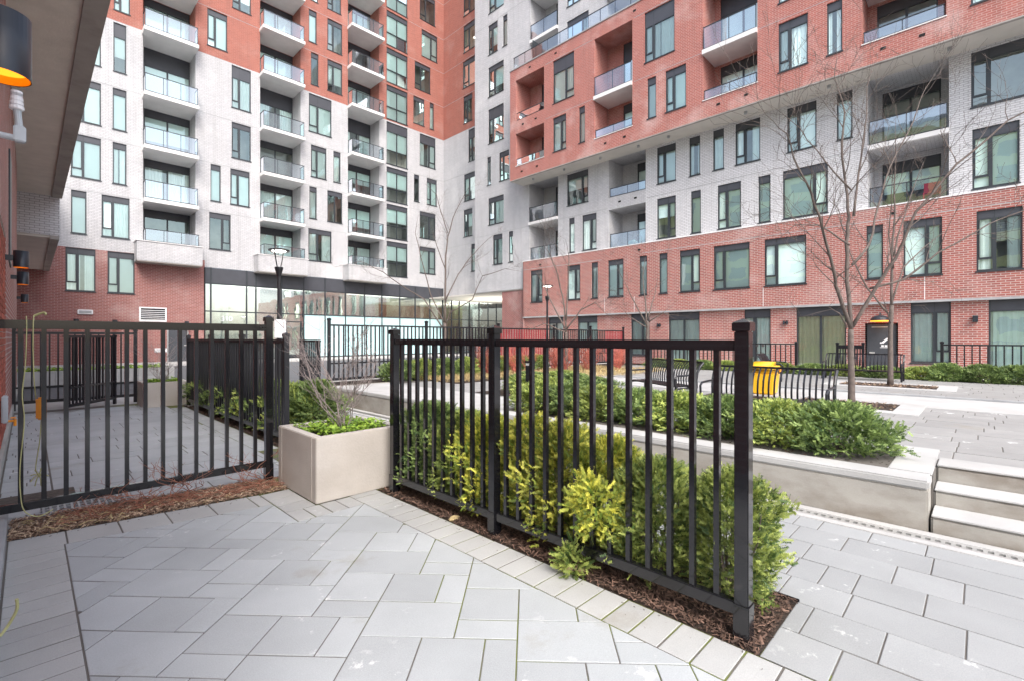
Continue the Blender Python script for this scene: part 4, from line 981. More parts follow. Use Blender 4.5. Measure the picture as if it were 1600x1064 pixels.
# ------------------------------------------------------------------ PLANTERS
def leaves(name, n, cx, cy, rx, ry, z, hmax, size, m, parent=None, kind=None, flat=.6, asp=.45):
    x = cx+(nr.random(n)-.5)*2*rx; y = cy+(nr.random(n)-.5)*2*ry
    hz = hmax*(.35+.65*(.5+.5*np.sin(x*9+1)*np.cos(y*11)))*nr.random(n)**.5
    c = np.column_stack([x, y, z+hz]); a = nr.random(n)*6.283; t = (nr.random(n)-.3)*flat*1.6; s = size*(.5+nr.random(n))
    dx = np.stack([np.cos(a)*np.cos(t), np.sin(a)*np.cos(t), np.sin(t)], 1)*s[:, None]; r = (nr.random(n)-.5)*1.2
    dy = np.stack([-np.sin(a)*np.cos(r), np.cos(a)*np.cos(r), np.sin(r)], 1)*s[:, None]*asp
    V = np.stack([c, c+dx*.5+dy, c+dx*1.1, c+dx*.5-dy], 1).reshape(-1, 3)
    me = npmesh(name, V, np.arange(4*n).reshape(-1, 4), [m], np.repeat(nr.random(n), 4)); o = link(name, me, parent)
    if kind: o['kind'] = kind
    return o
def bare_shrub(name, label, loc, h, n, spread, m, r=.006, cat='shrub', group=None, seed=1, twigs=5, curl=.3):
    R = random.Random(seed); t = thing(name, label, cat, loc, group); bm = bmesh.new()
    for i in range(n):
        a = R.uniform(0, 6.283); s = spread*R.uniform(.3, 1); hh = h*R.uniform(.55, 1); pts = [Vector((R.uniform(-.04, .04), R.uniform(-.04, .04), -.01))]
        K = 7; ph = R.uniform(0, 6)
        for k in range(1, K+1):
            u = k/K; pts.append(Vector((math.cos(a)*s*u**1.2+curl*.08*math.sin(ph+u*7), math.sin(a)*s*u**1.2+curl*.08*math.cos(ph+u*6), hh*u)))
        tube(bm, pts, [r*(1-.75*k/K) for k in range(K+1)], 5, True)
        for q in range(twigs):
            k = R.randint(2, K-1); b0 = pts[k]; aa = a+R.uniform(-1.4, 1.4); L = h*R.uniform(.15, .38)
            d = Vector((math.cos(aa)*.55, math.sin(aa)*.55, R.uniform(.3, .9))); tp = [b0]
            for e in range(1, 5): tp.append(b0+d*L*e/4+Vector((R.uniform(-1, 1), R.uniform(-1, 1), R.uniform(-.5, .5)))*L*.07)
            tube(bm, tp, [r*.55, r*.45, r*.35, r*.25, r*.12], 4, True)
            if R.random() < .6:
                b1 = tp[2]; d2 = Vector((R.uniform(-1, 1), R.uniform(-1, 1), R.uniform(0, .8))); tube(bm, [b1, b1+d2*L*.25, b1+d2*L*.4+Vector((0, 0, L*.1))], [r*.35, r*.25, r*.1], 3, True)
    bmobj('stems', bm, m, t); return t
def planter(label, x0, x1, y0, y1, h, seed, shrub_label, sh):
    t = thing('planter', label, 'planter', ((x0+x1)/2, (y0+y1)/2, 0), 'concrete box planters beside the patio fences')
    cx, cy = (x0+x1)/2, (y0+y1)/2; w_, d_ = (x1-x0)/2, (y1-y0)/2; tk = .085
    def part(nm, a, b, c, d, e, f_, m='planter', bev=.006): bm = bmesh.new(); box(bm, a, b, c, d, e, f_, bev=bev); return bmobj(nm, bm, m, t)
    part('side_panel', -w_, w_, -d_, -d_+tk, 0, h); part('side_panel', -w_, -w_+tk, -d_+tk+.004, d_-tk-.004, 0, h)
    part('side_panel', w_-tk, w_, -d_+tk+.004, d_-tk-.004, 0, h); part('side_panel', -w_, w_, d_-tk, d_, 0, h)
    part('soil', -w_+tk, w_-tk, -d_+tk, d_-tk, 0, h-.05, 'soil', 0)
    leaves('ground_cover', 1500, cx, cy, w_-tk-.02, d_-tk-.02, h-.05, .11, .032, 'cover').parent = None
    o = C.objects[-1] if False else bpy.data.objects[[k.name for k in bpy.data.objects if k.name.startswith('ground_cover')][-1]]
    o['kind'] = 'stuff'
    bare_shrub('bare_shrub', shrub_label, (cx, cy, h-.05), sh*1.2, 17, .78*sh, 'bark_grey', .0048, seed=seed, twigs=9, curl=.9)
planter('pale concrete box planter at the corner of the two near fences, with low green cover', 1.70, 2.56, 3.99, 4.85, .555, 3, 'leafless many-stemmed shrub growing in the near concrete planter', .98)
planter('smaller-looking far concrete planter at the corner of the neighbouring patio', 1.62, 2.40, 11.95, 12.75, .50, 9, 'leafless shrub growing in the far concrete planter', .9)

# ------------------------------------------------------------------ YEWS
def yew_mesh(name, m, w_, h, n, needle=.017, nn=11, slen=.060, seed=0, wid=.0050, col=True):
    R = np.random.default_rng(seed)
    # sprig bases spread through an upright, ragged crown
    u = .05+.95*R.random(n)**.78; th = R.random(n)*6.283; lob = 1+.22*np.sin(3*th+seed+u*5)+.16*np.sin(5*th+seed*2-u*8)
    zz = h*(.04+.96*u); prof = np.where(u < .3, .62+u*1.27, 1.0)*np.sqrt(np.clip(1.02-u**3.2, .05, 1)) * (1+.16*np.sin(u*13+th*3+seed))*(1+.10*np.sin(u*29+th*7))
    rr = w_*.5*prof*lob*(.35+.65*R.random(n)**.45)
    base = np.column_stack([np.cos(th)*rr, np.sin(th)*rr, zz])
    out = np.column_stack([np.cos(th), np.sin(th), np.zeros(n)])
    up = .15+.75*u
    ax = out*(.9-.45*u)[:, None]+np.column_stack([R.normal(0, .5, n), R.normal(0, .5, n), up+R.normal(0, .4, n)]); ax /= np.linalg.norm(ax, axis=1)[:, None]
    rd = R.normal(size=(n, 3)); sd_ = np.cross(ax, rd); sd_ /= np.linalg.norm(sd_, axis=1)[:, None]; nm = np.cross(ax, sd_)
    L = slen*(.6+.8*R.random(n)); Vs = []; Sh = []
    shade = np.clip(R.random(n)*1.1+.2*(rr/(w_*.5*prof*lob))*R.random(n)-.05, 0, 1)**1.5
    for k in range(nn):
        t = (k+.5)/nn
        for sgn in (-1, 1):
            p = base+ax*(L*t)[:, None]
            nl = needle*(1.15-.5*t)*(.75+.5*R.random(n))
            d = sd_*sgn*.85+ax*(.55+.3*R.random(n))[:, None]+nm*(.25*R.normal(0, 1, n))[:, None]; d /= np.linalg.norm(d, axis=1)[:, None]
            q = p+d*nl[:, None]; sw = ax*wid
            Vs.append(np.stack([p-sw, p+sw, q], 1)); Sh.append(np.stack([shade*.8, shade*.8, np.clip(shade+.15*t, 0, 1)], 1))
    # the twig itself
    Vs.append(np.stack([base-sd_*.0016, base+sd_*.0016, base+ax*L[:, None]], 1)); Sh.append(np.stack([shade*.4]*3, 1))
    V = np.concatenate(Vs).reshape(-1, 3); S = np.concatenate(Sh).reshape(-1)
    return npmesh(name, V, np.arange(len(V)).reshape(-1, 3), [m], S)
def stems_mesh(w_, h, seed, n=16):
    R = random.Random(seed); bm = bmesh.new()
    for i in range(n):
        a = R.uniform(0, 6.283); s = w_*.42*R.uniform(.2, 1); hh = h*R.uniform(.7, .97)
        tube(bm, [(R.uniform(-.03, .03), R.uniform(-.03, .03), -.01), (math.cos(a)*s*.5, math.sin(a)*s*.5, hh*.35), (math.cos(a)*s*.9, math.sin(a)*s*.9, hh*.7), (math.cos(a)*s, math.sin(a)*s, hh)], [.009, .007, .005, .002], 5)
    me = bpy.data.meshes.new('stems'); bm.to_mesh(me); bm.free(); me.materials.append(M['bark']); return me
YM = {}
for key, m_ in (('d', 'yew'), ('m', 'yew_mid'), ('g', 'yew_gold')):
    YM[key] = [(yew_mesh('foliage', m_, .58, .80, 4300 if key != 'g' else 3800, seed=sd_, nn=7), stems_mesh(.5, .75, sd_)) for sd_ in ((1, 2) if key != 'g' else (3,))]
YB = [(yew_mesh('foliage', 'yew', .78, .52, 3800, needle=.020, nn=6, slen=.065, seed=11, wid=.0065), stems_mesh(.6, .4, 11)), (yew_mesh('foliage', 'yew_mid', .78, .52, 3800, needle=.020, nn=6, slen=.065, seed=12, wid=.0065), stems_mesh(.6, .4, 12))]
def yew(ms, loc, label, group, sc_=(1, 1, 1), rz=0, name='yew_shrub'):
    t = thing(name, label, 'shrub', loc, group, rz); t.scale = sc_
    link('foliage', ms[0], t); link('stems', ms[1], t); return t
ordn = ['first', 'second', 'third', 'fourth', 'fifth', 'sixth', 'seventh', 'eighth', 'ninth', 'tenth']
hedge = [(2.66, .97, 'm', .84), (2.60, 1.36, 'm', .84), (2.68, 1.72, 'g', .88), (2.60, 2.05, 'g', .95), (2.66, 2.42, 'g', .93), (2.60, 2.80, 'g', .92), (2.66, 3.15, 'm', .95), (2.60, 3.50, 'd', .95), (2.68, 3.80, 'd', .9)]
for k, (x, y, key, s) in enumerate(hedge):
    lb = {0: 'upright yew at the open right end of the fence hedge, beside the large post', 3: 'yellow-green yew right of the middle of the fence hedge', 4: 'golden-tipped yew in the middle of the fence hedge', 8: 'dark yew at the far left end of the fence hedge, behind the planter corner'}.get(k, ordn[k]+' green yew of the fence hedge counted from the large right post')
    ms = YM[key][k % len(YM[key])]; yew(ms, (x, y, 0), lb, 'yews in the hedge behind the near fence', (s*1.02, s*1.05, s*rng.uniform(.96, 1.06)), k*1.3)
# the golden branch that pokes through the pickets
t_ = thing('yew_branch', 'yellow-green yew branch poking through the pickets over the mulch', 'branch', (2.45, 1.62, .10))
me = yew_mesh('foliage', 'yew_gold', .30, .42, 500, seed=21, nn=8); o = link('foliage', me, t_, (0, 0, 0), (0, -.85, .2))
o.location = (.02, 0, .18)
me2 = yew_mesh('foliage', 'yew_mid', .18, .2, 180, seed=22, nn=8); o = link('foliage', me2, t_, (-.11, .12, -.12), (0, -.6, 0))
bm = bmesh.new(); tube(bm, [(.2, 0, .1), (.05, .01, .24), (-.15, .02, .33)], [.008, .006, .003], 6); tube(bm, [(.2, .05, -.1), (.0, .08, -.1), (-.2, .12, -.08)], [.007, .005, .003], 6); bmobj('stems', bm, 'bark', t_)
k = 0
for y in np.arange(.92, 4.9, .52):
    yew(YB[k % 2], (5.26+rng.uniform(-.05, .05), float(y), ZP-.03), ordn[k]+' spreading yew in the raised bed, counted from the steps', 'yews in the raised bed above the concrete wall', (.97, 1.0, .80 if k else .86), k*.9); k += 1
k = 0
for x, y in ((6.35, 4.6), (6.3, 5.3), (7.0, 4.9), (6.6, 6.0), (7.4, 5.6), (7.9, 6.3), (7.2, 6.6)):
    yew(YB[k % 2], (x, y, ZP-.01), ordn[k]+' low yew of the clump behind the raised bed, left of the bench', 'yew clump behind the raised bed', (1.1, 1.1, .66), k*1.7); k += 1
soilbed('mulch_bed', [(5.98, 4.2), (7.6, 4.2), (8.4, 6.9), (5.98, 6.9)], ZP+.012, nchip=900)
k = 0
for y in np.arange(6.55, 11.6, .62):
    yew(YB[k % 2] if k else YM['d'][0], (2.72 if k else 2.95, float(y)+(0 if k else .35), 0), ('big rounded dark yew just left of the planter shrub' if k == 0 else ordn[k]+' yew along the neighbouring patio fence, counted from the near post'), 'yews outside the neighbouring patio fence', (1.0, 1.0, 1.3) if k else (1.2, 1.3, .95), k*1.1); k += 1
k = 0
for x in np.arange(6.3, 11.4, .72):
    yew(YB[k % 2], (float(x), 10.1, ZP-.02), ordn[k]+' small rounded shrub in front of the far black fence, from the left', 'low shrubs along the far black fence', (.95, .95, .95), k*1.5, name='low_shrub'); k += 1
# low hedges in front of the right wing
k = 0
for y in np.arange(-3.6, .6, .6):
    yew(YB[0], (15.75, float(y), .27), ordn[6-k]+' clipped plant of the hedge under the right-hand patio fence, from its left end', 'clipped hedge under the right patio fence', (1.0, 1.0, .92), k*1.2, name='hedge_plant'); k += 1
k = 0
for y in np.arange(1.1, 8.6, .8):
    yew(YB[(k+1) % 2], (15.9, float(y), .27), ordn[k]+' low shrub behind the far benches, counted from the right', 'low shrubs behind the far benches', (1.05, 1.1, .72), k*1.2, name='low_shrub'); k += 1
# dry grass strip and red twigs
leaves('dry_grass', 16000, 10.4, 9.35, 3.6, .75, ZP+.0, .10, .07, 'strawl', kind='stuff', flat=1.4, asp=.07)
leaves('dry_grass', 10000, 11.5, 7.9, 2.6, .9, ZP+.0, .10, .07, 'strawl', kind='stuff', flat=1.4, asp=.07)
struct_box('planting_soil', 6.9, 14.5, 8.55, 10.6, .2, ZP+.012, 'soil', 0)
dog = [(8.9, 9.75), (9.7, 9.45), (10.6, 9.8), (11.5, 9.5), (12.3, 9.8), (11.0, 8.7), (12.0, 8.6), (13.0, 9.1), (12.9, 8.1), (13.8, 8.6)]
d0 = None
for k, (x, y) in enumerate(dog):
    lb = ordn[k]+' clump of leafless red-stemmed shrub before the far fence, counted from the left'
    if k < 3:
        t_ = bare_shrub('red_twig_shrub', lb, (x, y, ZP), 1.0, 34, .5, 'twig_red', .0075, group='red-stemmed shrubs before the far fence', seed=30+k, twigs=4, curl=.8); d0 = (d0 or []) + [t_]
    else:
        s_ = d0[k % 3]; c_ = s_.copy(); C.objects.link(c_); c_.location = (x, y, ZP); c_.rotation_euler = (0, 0, k); c_['label'] = lb
        for ch in s_.children: q = ch.copy(); C.objects.link(q); q.parent = c_

# ------------------------------------------------------------------ TREES
def tree(label, base, limbs, r0, seed, dist, tw=1.0, group='young leafless trees'):
    """limbs: lists of (px_right_m, up_m) points in the plane facing the viewer plus a random depth drift"""
    R = random.Random(seed); t = thing('bare_tree', label, 'tree', base, group); bmT = bmesh.new(); bmC = bmesh.new()
    def W3(r, dpt, z): return Vector((RIGHT[0]*r+LOOK[0]*dpt, RIGHT[1]*r+LOOK[1]*dpt, z))
    def twig(p, d, L, r, lev):
        n = 5; pts = [p]; q = p.copy(); dd = d.normalized()
        for i in range(n):
            dd = (dd+Vector((R.uniform(-1, 1), R.uniform(-1, 1), R.uniform(-.6, .9)))*.20).normalized(); q = q+dd*L/n; pts.append(q.copy())
        tube(bmC, pts, [max(.0022, r*(1-.8*i/n)) for i in range(n+1)], 5 if lev > 1 else 3, False)
        if lev > 0:
            for i in range(1, n+1):
                if R.random() < .72:
                    a = dd.orthogonal().normalized(); a.rotate(__import__('mathutils').Quaternion(dd, R.uniform(0, 6.283)))
                    twig(pts[i], (pts[i]-pts[i-1]).normalized()*.9+a*.75+Vector((0, 0, .15)), L*R.uniform(.35, .62), r*.5, lev-1)
    for li, (dr, rr, pts) in enumerate(limbs):
        P3 = []; 
        for i, (a, z) in enumerate(pts):
            u = i/(len(pts)-1); P3.append(W3(a, dr*u*(1 if li else 0), z))
        S = []                          # smooth resample
        for i in range(len(P3)-1):
            for k in range(3):
                u = k/3; q = P3[i].lerp(P3[i+1], u)
                if li and i+k: q = q+Vector((R.uniform(-1, 1), R.uniform(-1, 1), R.uniform(-1, 1)))*.012
                S.append(q)
        S.append(P3[-1]); n = len(S)
        rad = [max(.0035, .86*rr*((1-i/(n-1))**.85*.92+.08)) for i in range(n)]
        if li == 0: rad = [rr*(1.25 if i == 0 else 1-.25*i/(n-1)) for i in range(n)]
        tube(bmT if li == 0 else bmC, S, rad, 10 if li == 0 else 7, True)
        if li:
            for i in range(3, n):
                if R.random() < .8*tw:
                    d = (S[i]-S[i-1]).normalized(); a = d.orthogonal().normalized(); a.rotate(__import__('mathutils').Quaternion(d, R.uniform(0, 6.283)))
                    twig(S[i], d*.7+a*.8+Vector((0, 0, .25)), R.uniform(.5, 1.05)*min(1, .4+dist), min(rad[i]*.5, .010), 2)
    bmobj('trunk', bmT, 'bark', t, smooth=True); bmobj('crown', bmC, 'bark', t, smooth=True); return t
def pxl(x0, z0, sc_, pts): return [((x-x0)/sc_, (528-y)/sc_+1.4-z0) for x, y in pts]
g = lambda pts: pxl(1330, .36, 99, pts)
tree('largest bare young tree, standing in the plaza pit right of the near bench', (9.03, 1.45, ZP), [
    (0, .052, [(0, -.02), (.0, .4), (-.01, .8), (-.01, 1.17)]),
    (.3, .038, g([(1329, 515), (1326, 440), (1328, 380), (1333, 340), (1332, 290), (1328, 240), (1335, 170), (1322, 110), (1328, 70)])),
    (-.9, .034, g([(1328, 512), (1300, 460), (1285, 430), (1262, 370), (1235, 320), (1208, 285), (1185, 245), (1150, 225)])),
    (-1.0, .034, g([(1331, 512), (1358, 450), (1376, 410), (1395, 345), (1440, 280), (1500, 225), (1560, 190), (1610, 150)])),
    (-.7, .022, g([(1358, 452), (1400, 440), (1440, 402), (1500, 362), (1560, 337), (1615, 318)])),
    (.8, .024, g([(1331, 415), (1368, 382), (1390, 320), (1420, 250), (1470, 170), (1500, 110), (1540, 60)])),
    (.6, .022, g([(1334, 340), (1352, 270), (1374, 190), (1386, 120), (1412, 66)])),
    (.5, .016, g([(1330, 300), (1300, 250), (1270, 190), (1240, 150)])),
    (-.5, .018, g([(1322, 512), (1295, 492), (1262, 484)])),
    (.5, .018, g([(1327, 385), (1290, 350), (1262, 345), (1240, 370)]))], .05, 4, 1, .85)
g = lambda pts: pxl(1392, .36, 71, pts)
tree('second bare young tree, standing in a concrete-edged pit farther back', (13.3, 1.43, ZP), [
    (0, .055, [(0, -.02), (0, .6), (.0, 1.2), (.03, 1.75)]),
    (.2, .035, g([(1394, 480), (1398, 400), (1404, 330), (1408, 250), (1412, 180)])),
    (.6, .026, g([(1393, 495), (1365, 450), (1348, 405), (1340, 350), (1330, 300)])),
    (.6, .026, g([(1395, 470), (1425, 415), (1470, 380), (1520, 350)])),
    (.6, .024, g([(1398, 400), (1420, 350), (1450, 290), (1480, 240)])),
    (-.6, .02, g([(1397, 420), (1378, 370), (1372, 310), (1360, 250)])),
    (-.5, .018, g([(1393, 508), (1370, 480), (1352, 470)]))], .05, 5, 1, .7)
g = lambda pts: pxl(693, 0, 43.8, pts)
tree('bare tree behind the far fence in front of the inner corner of the buildings', (10.4, 13.7, .02), [
    (0, .075, [(0, -.02), (.0, .6), (.05, 1.2), (.07, 1.9)]),
    (.3, .045, g([(696, 505), (696, 460), (696, 400), (700, 370), (707, 340), (722, 308), (735, 285)])),
    (-1, .030, g([(693, 515), (665, 470), (640, 455), (606, 430), (575, 415), (540, 425)])),
    (.7, .030, g([(694, 505), (672, 460), (655, 400), (645, 360), (648, 330)])),
    (.7, .030, g([(697, 470), (715, 430), (735, 400), (757, 375), (775, 360)])),
    (-.7, .030, g([(697, 510), (705, 490), (740, 470), (755, 435), (790, 425), (815, 430)])),
    (.6, .022, g([(700, 365), (688, 330), (680, 300), (660, 280)])),
    (.6, .022, g([(696, 420), (680, 380), (668, 340)]))], .08, 6, 2, .6)
g = lambda pts: pxl(884, .36, 53, pts)
tree('bare tree among the red-stemmed shrubs, in front of the red podium', (11.1, 8.7, ZP), [
    (0, .055, [(0, -.02), (0, .5), (0, 1.0), (.0, 1.2)]),
    (.4, .035, g([(884, 520), (882, 480), (872, 430), (862, 400), (850, 380)])),
    (-.6, .03, g([(884, 515), (905, 485), (925, 475), (938, 490)])),
    (.5, .03, g([(883, 515), (860, 470), (848, 440), (838, 420)])),
    (.5, .028, g([(884, 500), (888, 440), (890, 400), (886, 370)])),
    (.5, .024, g([(884, 520), (850, 505), (830, 515), (810, 500)]))], .05, 7, 1.4, .7)
g = lambda pts: pxl(1010, .36, 46.5, pts)
tree('smallest bare tree, beyond the right end of the far fence', (14.6, 8.0, ZP), [
    (0, .06, [(0, -.02), (0, .6), (0, 1.1), (.02, 1.6)]),
    (.4, .04, g([(1010, 512), (1008, 470), (1006, 430), (1012, 400)])),
    (-.6, .03, g([(1010, 505), (1030, 490), (1045, 500)])),
    (.5, .03, g([(1009, 508), (990, 470), (978, 440), (968, 415)])),
    (.5, .03, g([(1010, 500), (1025, 460), (1034, 425)])),
    (.5, .026, g([(1009, 512), (985, 495), (970, 475)]))], .05, 8, 1.4, .6)
# pits
def pit(x0, x1, y0, y1, z, w_=.3):
    struct_box('tree_pit_frame', x0, x1, y0, y0+w_, .2, z, 'conc_light', .004); struct_box('tree_pit_frame', x0, x1, y1-w_, y1, .2, z, 'conc_light', .004)
    struct_box('tree_pit_frame', x0, x0+w_, y0+w_, y1-w_, .2, z-.0005, 'conc_light', .004); struct_box('tree_pit_frame', x1-w_, x1, y0+w_, y1-w_, .2, z-.0005, 'conc_light', .004)
    soilbed('mulch_bed', [(x0+w_, y0+w_), (x1-w_, y0+w_), (x1-w_, y1-w_), (x0+w_, y1-w_)], ZP+.008, nchip=500, chip='chip_dry')
pit(8.3, 9.8, .6, 2.5, ZP+.012); pit(12.5, 14.0, .35, 2.6, ZP+.012)

# ------------------------------------------------------------------ BENCHES
def bench(label, loc, rz, L=1.55, full=True):
    t = thing('bench', label, 'bench', loc, 'black slatted plaza benches', rz)       # back along x, sitter faces -y
    prof = [(.16, .22), (.15, .34), (.17, .46), (.22, .56), (.29, .63)]                # (y, z) of the back
    def end(bm, x):
        for a, b in (((.14, 0), (.14, .24)), ((-.24, 0), (-.24, .26))): box(bm, x-.02, x+.02, a[0]-.02, a[0]+.02, 0, b[1], bev=.004)
        tube(bm, [(x, -.26, .26), (x, -.27, .38), (x, -.22, .42), (x, 0, .43), (x, .15, .43)], .016, 8)
        tube(bm, [(x, p[0]+.0, p[1]) for p in prof], .02, 8); box(bm, x-.02, x+.02, -.24, .16, .20, .225)
    for x in (-L/2, L/2):
        bm = bmesh.new(); end(bm, x); bmobj('arm_frame', bm, 'black_far', t)
    bm = bmesh.new(); box(bm, -L/2+.02, L/2-.02, .275, .31, .62, .65, bev=.008); bmobj('top_rail', bm, 'black_far', t)
    bm = bmesh.new(); box(bm, -L/2+.02, L/2-.02, .145, .175, .20, .235, bev=.006); bmobj('lower_rail', bm, 'black_far', t)
    n = 21
    def sl(bm):
        pr = None
        for y, z in prof:
            c = [bm.verts.new(q) for q in ((-.011, y-.005, z), (.011, y-.005, z), (.011, y+.005, z), (-.011, y+.005, z))]
            if pr:
                for a in range(4): bm.faces.new((pr[a], pr[(a+1) % 4], c[(a+1) % 4], c[a]))
            pr = c
    me = fmesh(('back_slat', 1), sl, 'black_far')
    for i in range(n): link('back_slat', me, t, (-L/2+.06+i*(L-.12)/(n-1), 0, 0))
    for k in range(5):
        y = -.24+k*.085; m_ = fmesh(('seat_slat', L), lambda bm: box(bm, -L/2+.02, L/2-.02, 0, .062, .232, .25, bev=.004), 'black_far'); link('seat_slat', m_, t, (0, y, 0))
    return t
Z1 = math.pi/2
bench('nearest black slatted bench, back turned, behind the raised yew bed', (6.86, 2.05, ZP), -math.pi/2, 1.5)   # sitter faces +x is -y rotated
bench('black slatted bench left of the nearest one, half hidden by the fence', (8.0, 4.1, ZP), -math.pi/2-.5, 1.5)
bench('small-looking black bench seen from its end, left of the long far bench', (13.2, 3.75, ZP), .15, 1.1)
bench('far black slatted bench facing the plaza, behind the two trees', (14.72, 2.15, ZP), math.pi/2+math.pi, 1.6).rotation_euler = (0, 0, -math.pi/2)
# yellow bin
t_ = thing('storage_bin', 'bright yellow plastic bin with a rounded lid behind the nearest bench', 'bin', (9.7, 2.9, ZP), rz=.1)
bm = bmesh.new()
for a, (w0, w1, z0, z1) in enumerate(((.20, .24, 0, .40),)):
    vb = [bm.verts.new((sx*w0, sy*w0*.9, z0)) for sx, sy in ((-1, -1), (1, -1), (1, 1), (-1, 1))]; vt = [bm.verts.new((sx*w1, sy*w1*.9, z1)) for sx, sy in ((-1, -1), (1, -1), (1, 1), (-1, 1))]
    bm.faces.new(vb[::-1]); bm.faces.new(vt)
    for i in range(4): bm.faces.new((vb[i], vb[(i+1) % 4], vt[(i+1) % 4], vt[i]))
bmesh.ops.bevel(bm, geom=bm.edges[:], offset=.03, segments=3, affect='EDGES'); bmobj('body', bm, 'yellow', t_)
bm = bmesh.new(); box(bm, -.28, .28, -.25, .25, .405, .60, bev=.07)
for v in bm.verts:
    if v.co.z > .5: v.co.x *= .88; v.co.y *= .85
bmobj('lid', bm, 'yellow', t_, smooth=True)
bm = bmesh.new(); box(bm, -.10, .10, -.27, -.25, .42, .47, bev=.006); bmobj('lid_handle', bm, 'orange_p', t_)

# ------------------------------------------------------------------ LAMP POSTS AND BOLLARD
def lamp(label, loc, h):
    t = thing('street_lamp', label, 'street lamp', loc, 'slim black lamp posts')
    bm = bmesh.new(); cyl(bm, (0, 0, 0), (0, 0, h*.45), .055, .05, 16); cyl(bm, (0, 0, h*.45), (0, 0, h-.62), .045, .04, 16); cyl(bm, (0, 0, h-.62), (0, 0, h-.42), .045, .10, 16); cyl(bm, (0, 0, h-.42), (0, 0, h-.38), .10, .10, 16); bmobj('pole', bm, 'black_far', t, smooth=False)
    for i in range(2):
        a = i*math.pi+.75; c, s = math.cos(a), math.sin(a)
        bm = bmesh.new(); tube(bm, [(c*.08, s*.08, h-.40), (c*.15, s*.15, h-.22), (c*.21, s*.21, h-.02), (c*.225, s*.225, h+.04)], .014, 8); bmobj('bracket', bm, 'black_far', t)
    bm = bmesh.new(); cyl(bm, (0, 0, h+.03), (0, 0, h+.06), .25, .25, 28); cyl(bm, (0, 0, h+.06), (0, 0, h+.09), .23, .15, 28); bmobj('lamp_head', bm, 'black_far', t)
    bm = bmesh.new(); cyl(bm, (0, 0, h+.01), (0, 0, h+.029), .14, .17, 24); bmobj('lens', bm, 'lamp_on', t)
    return t
lamp('slim black lamp post with a ring-shaped head, near the glazed ground floor', (4.5, 12.8, 0), 3.58)
lamp('farther black lamp post in front of the red podium, among tree branches', (15.3, 13.0, 0), 3.52)
o = boxo('notice_board', 4.36, 4.64, 12.70, 12.73, 1.40, 1.86, 'white_p', bev=.004); tag(o, 'plain white notice plate fixed to the near lamp post', 'sign')
t_ = thing('bollard', 'short square black light bollard at the left end of the raised yews', 'bollard', (5.45, 4.98, ZP))
bm = bmesh.new(); box(bm, -.05, .05, -.05, .05, 0, .62, bev=.004); bmobj('column', bm, 'black_far', t_); bm = bmesh.new(); box(bm, -.06, .06, -.06, .06, .66, .69, bev=.004); bmobj('cap', bm, 'black_far', t_)
bm = bmesh.new(); box(bm, -.045, .045, -.045, .045, .621, .659); bmobj('lens', bm, 'white_p', t_)

# ------------------------------------------------------------------ LEFT CORNER DETAILS
t_ = thing('extension_cord', 'yellow-green extension cord looped over the left fence rail and trailing to the ground', 'cord', (.06, 4.95, 0))
def cord(pts, r=.0034):
    bm = bmesh.new(); S = []
    P_ = [Vector(p) for p in pts]
    for i in range(len(P_)-1):
        p0, p1, p2, p3 = P_[max(i-1, 0)], P_[i], P_[i+1], P_[min(i+2, len(P_)-1)]
        for k in range(8):
            u = k/8; S.append(.5*((2*p1)+(p2-p0)*u+(2*p0-5*p1+4*p2-p3)*u*u+(3*p1-p0-3*p2+p3)*u**3))
    S.append(P_[-1]); tube(bm, S, r, 8); return bm
bmobj('cord', cord([(-.07, .08, 1.50), (-.07, .0, 1.555), (-.068, -.04, 1.45), (-.075, -.045, 1.2), (-.09, -.04, 1.0), (-.08, -.045, .8), (-.10, -.04, .5), (-.10, -.03, .3), (-.08, -.04, .16), (-.01, -.04, .10), (.07, -.035, .13)]), 'cord', t_, smooth=True)
bmobj('cord', cord([(-.03, .07, 1.46), (-.032, .0, 1.56), (-.035, -.05, 1.46), (-.035, -.05, 1.3), (-.03, -.045, 1.1), (-.02, .1, .95)]), 'cord', t_, smooth=True)
bmobj('cord', cord([(-.03, .02, 1.56), (.02, .0, 1.585), (.03, -.03, 1.57)], .008), 'cord', t_, smooth=True)
bm = bmesh.new(); box(bm, -.02, .04, .14, .19, .78, .95, bev=.012); bmobj('plug', bm, 'orange_p', t_)
bmobj('cord', cord([(.01, .16, .78), (.0, .17, .6), (-.02, .15, .42), (.0, .16, .35)]), 'cord', t_, smooth=True)
bm = bmesh.new()
for k in range(9): a = k*.7; tube(bm, [(0, .16, .36), (math.cos(a)*.03, .16, .36+math.sin(a)*.03), (math.cos(a)*.05, .17, .34+math.sin(a)*.07)], .004, 5)
bmobj('cord_knot', bm, 'cord', t_)
t_ = thing('hose_tap', 'orange-handled brass tap low on the near brick wall', 'tap', (-.2, 8.2, .42))
bm = bmesh.new(); cyl(bm, (0, 0, 0), (.09, 0, 0), .015, n=12); cyl(bm, (.09, 0, .02), (.09, 0, -.06), .014, n=12); bmobj('spout', bm, 'orange_p', t_)
bm = bmesh.new(); box(bm, .05, .1, -.03, .03, .03, .045, bev=.005); bmobj('handle', bm, 'orange_p', t_)
bm = bmesh.new(); box(bm, -.21, -.16, 7.75, 7.95, .45, .75, bev=.01); o = bmobj('electrical_box', bm, 'pvc'); tag(o, 'grey outlet box on the near brick wall above the patio', 'electrical box')
bm = bmesh.new(); box(bm, -.2, .30, 5.62, 6.05, .0, .015, bev=.004); o = bmobj('doormat', bm, 'mat_rubber'); tag(o, 'flat brown doormat behind the left fence next to the wall', 'doormat')
t_ = thing('scraper_mat', 'dark grey steel grate mat in the ground behind the left fence', 'mat', (.36, 5.35, .002))
bm = bmesh.new()
for i in range(14): box(bm, -.28+i*.042, -.266+i*.042, -.13, .13, 0, .014)
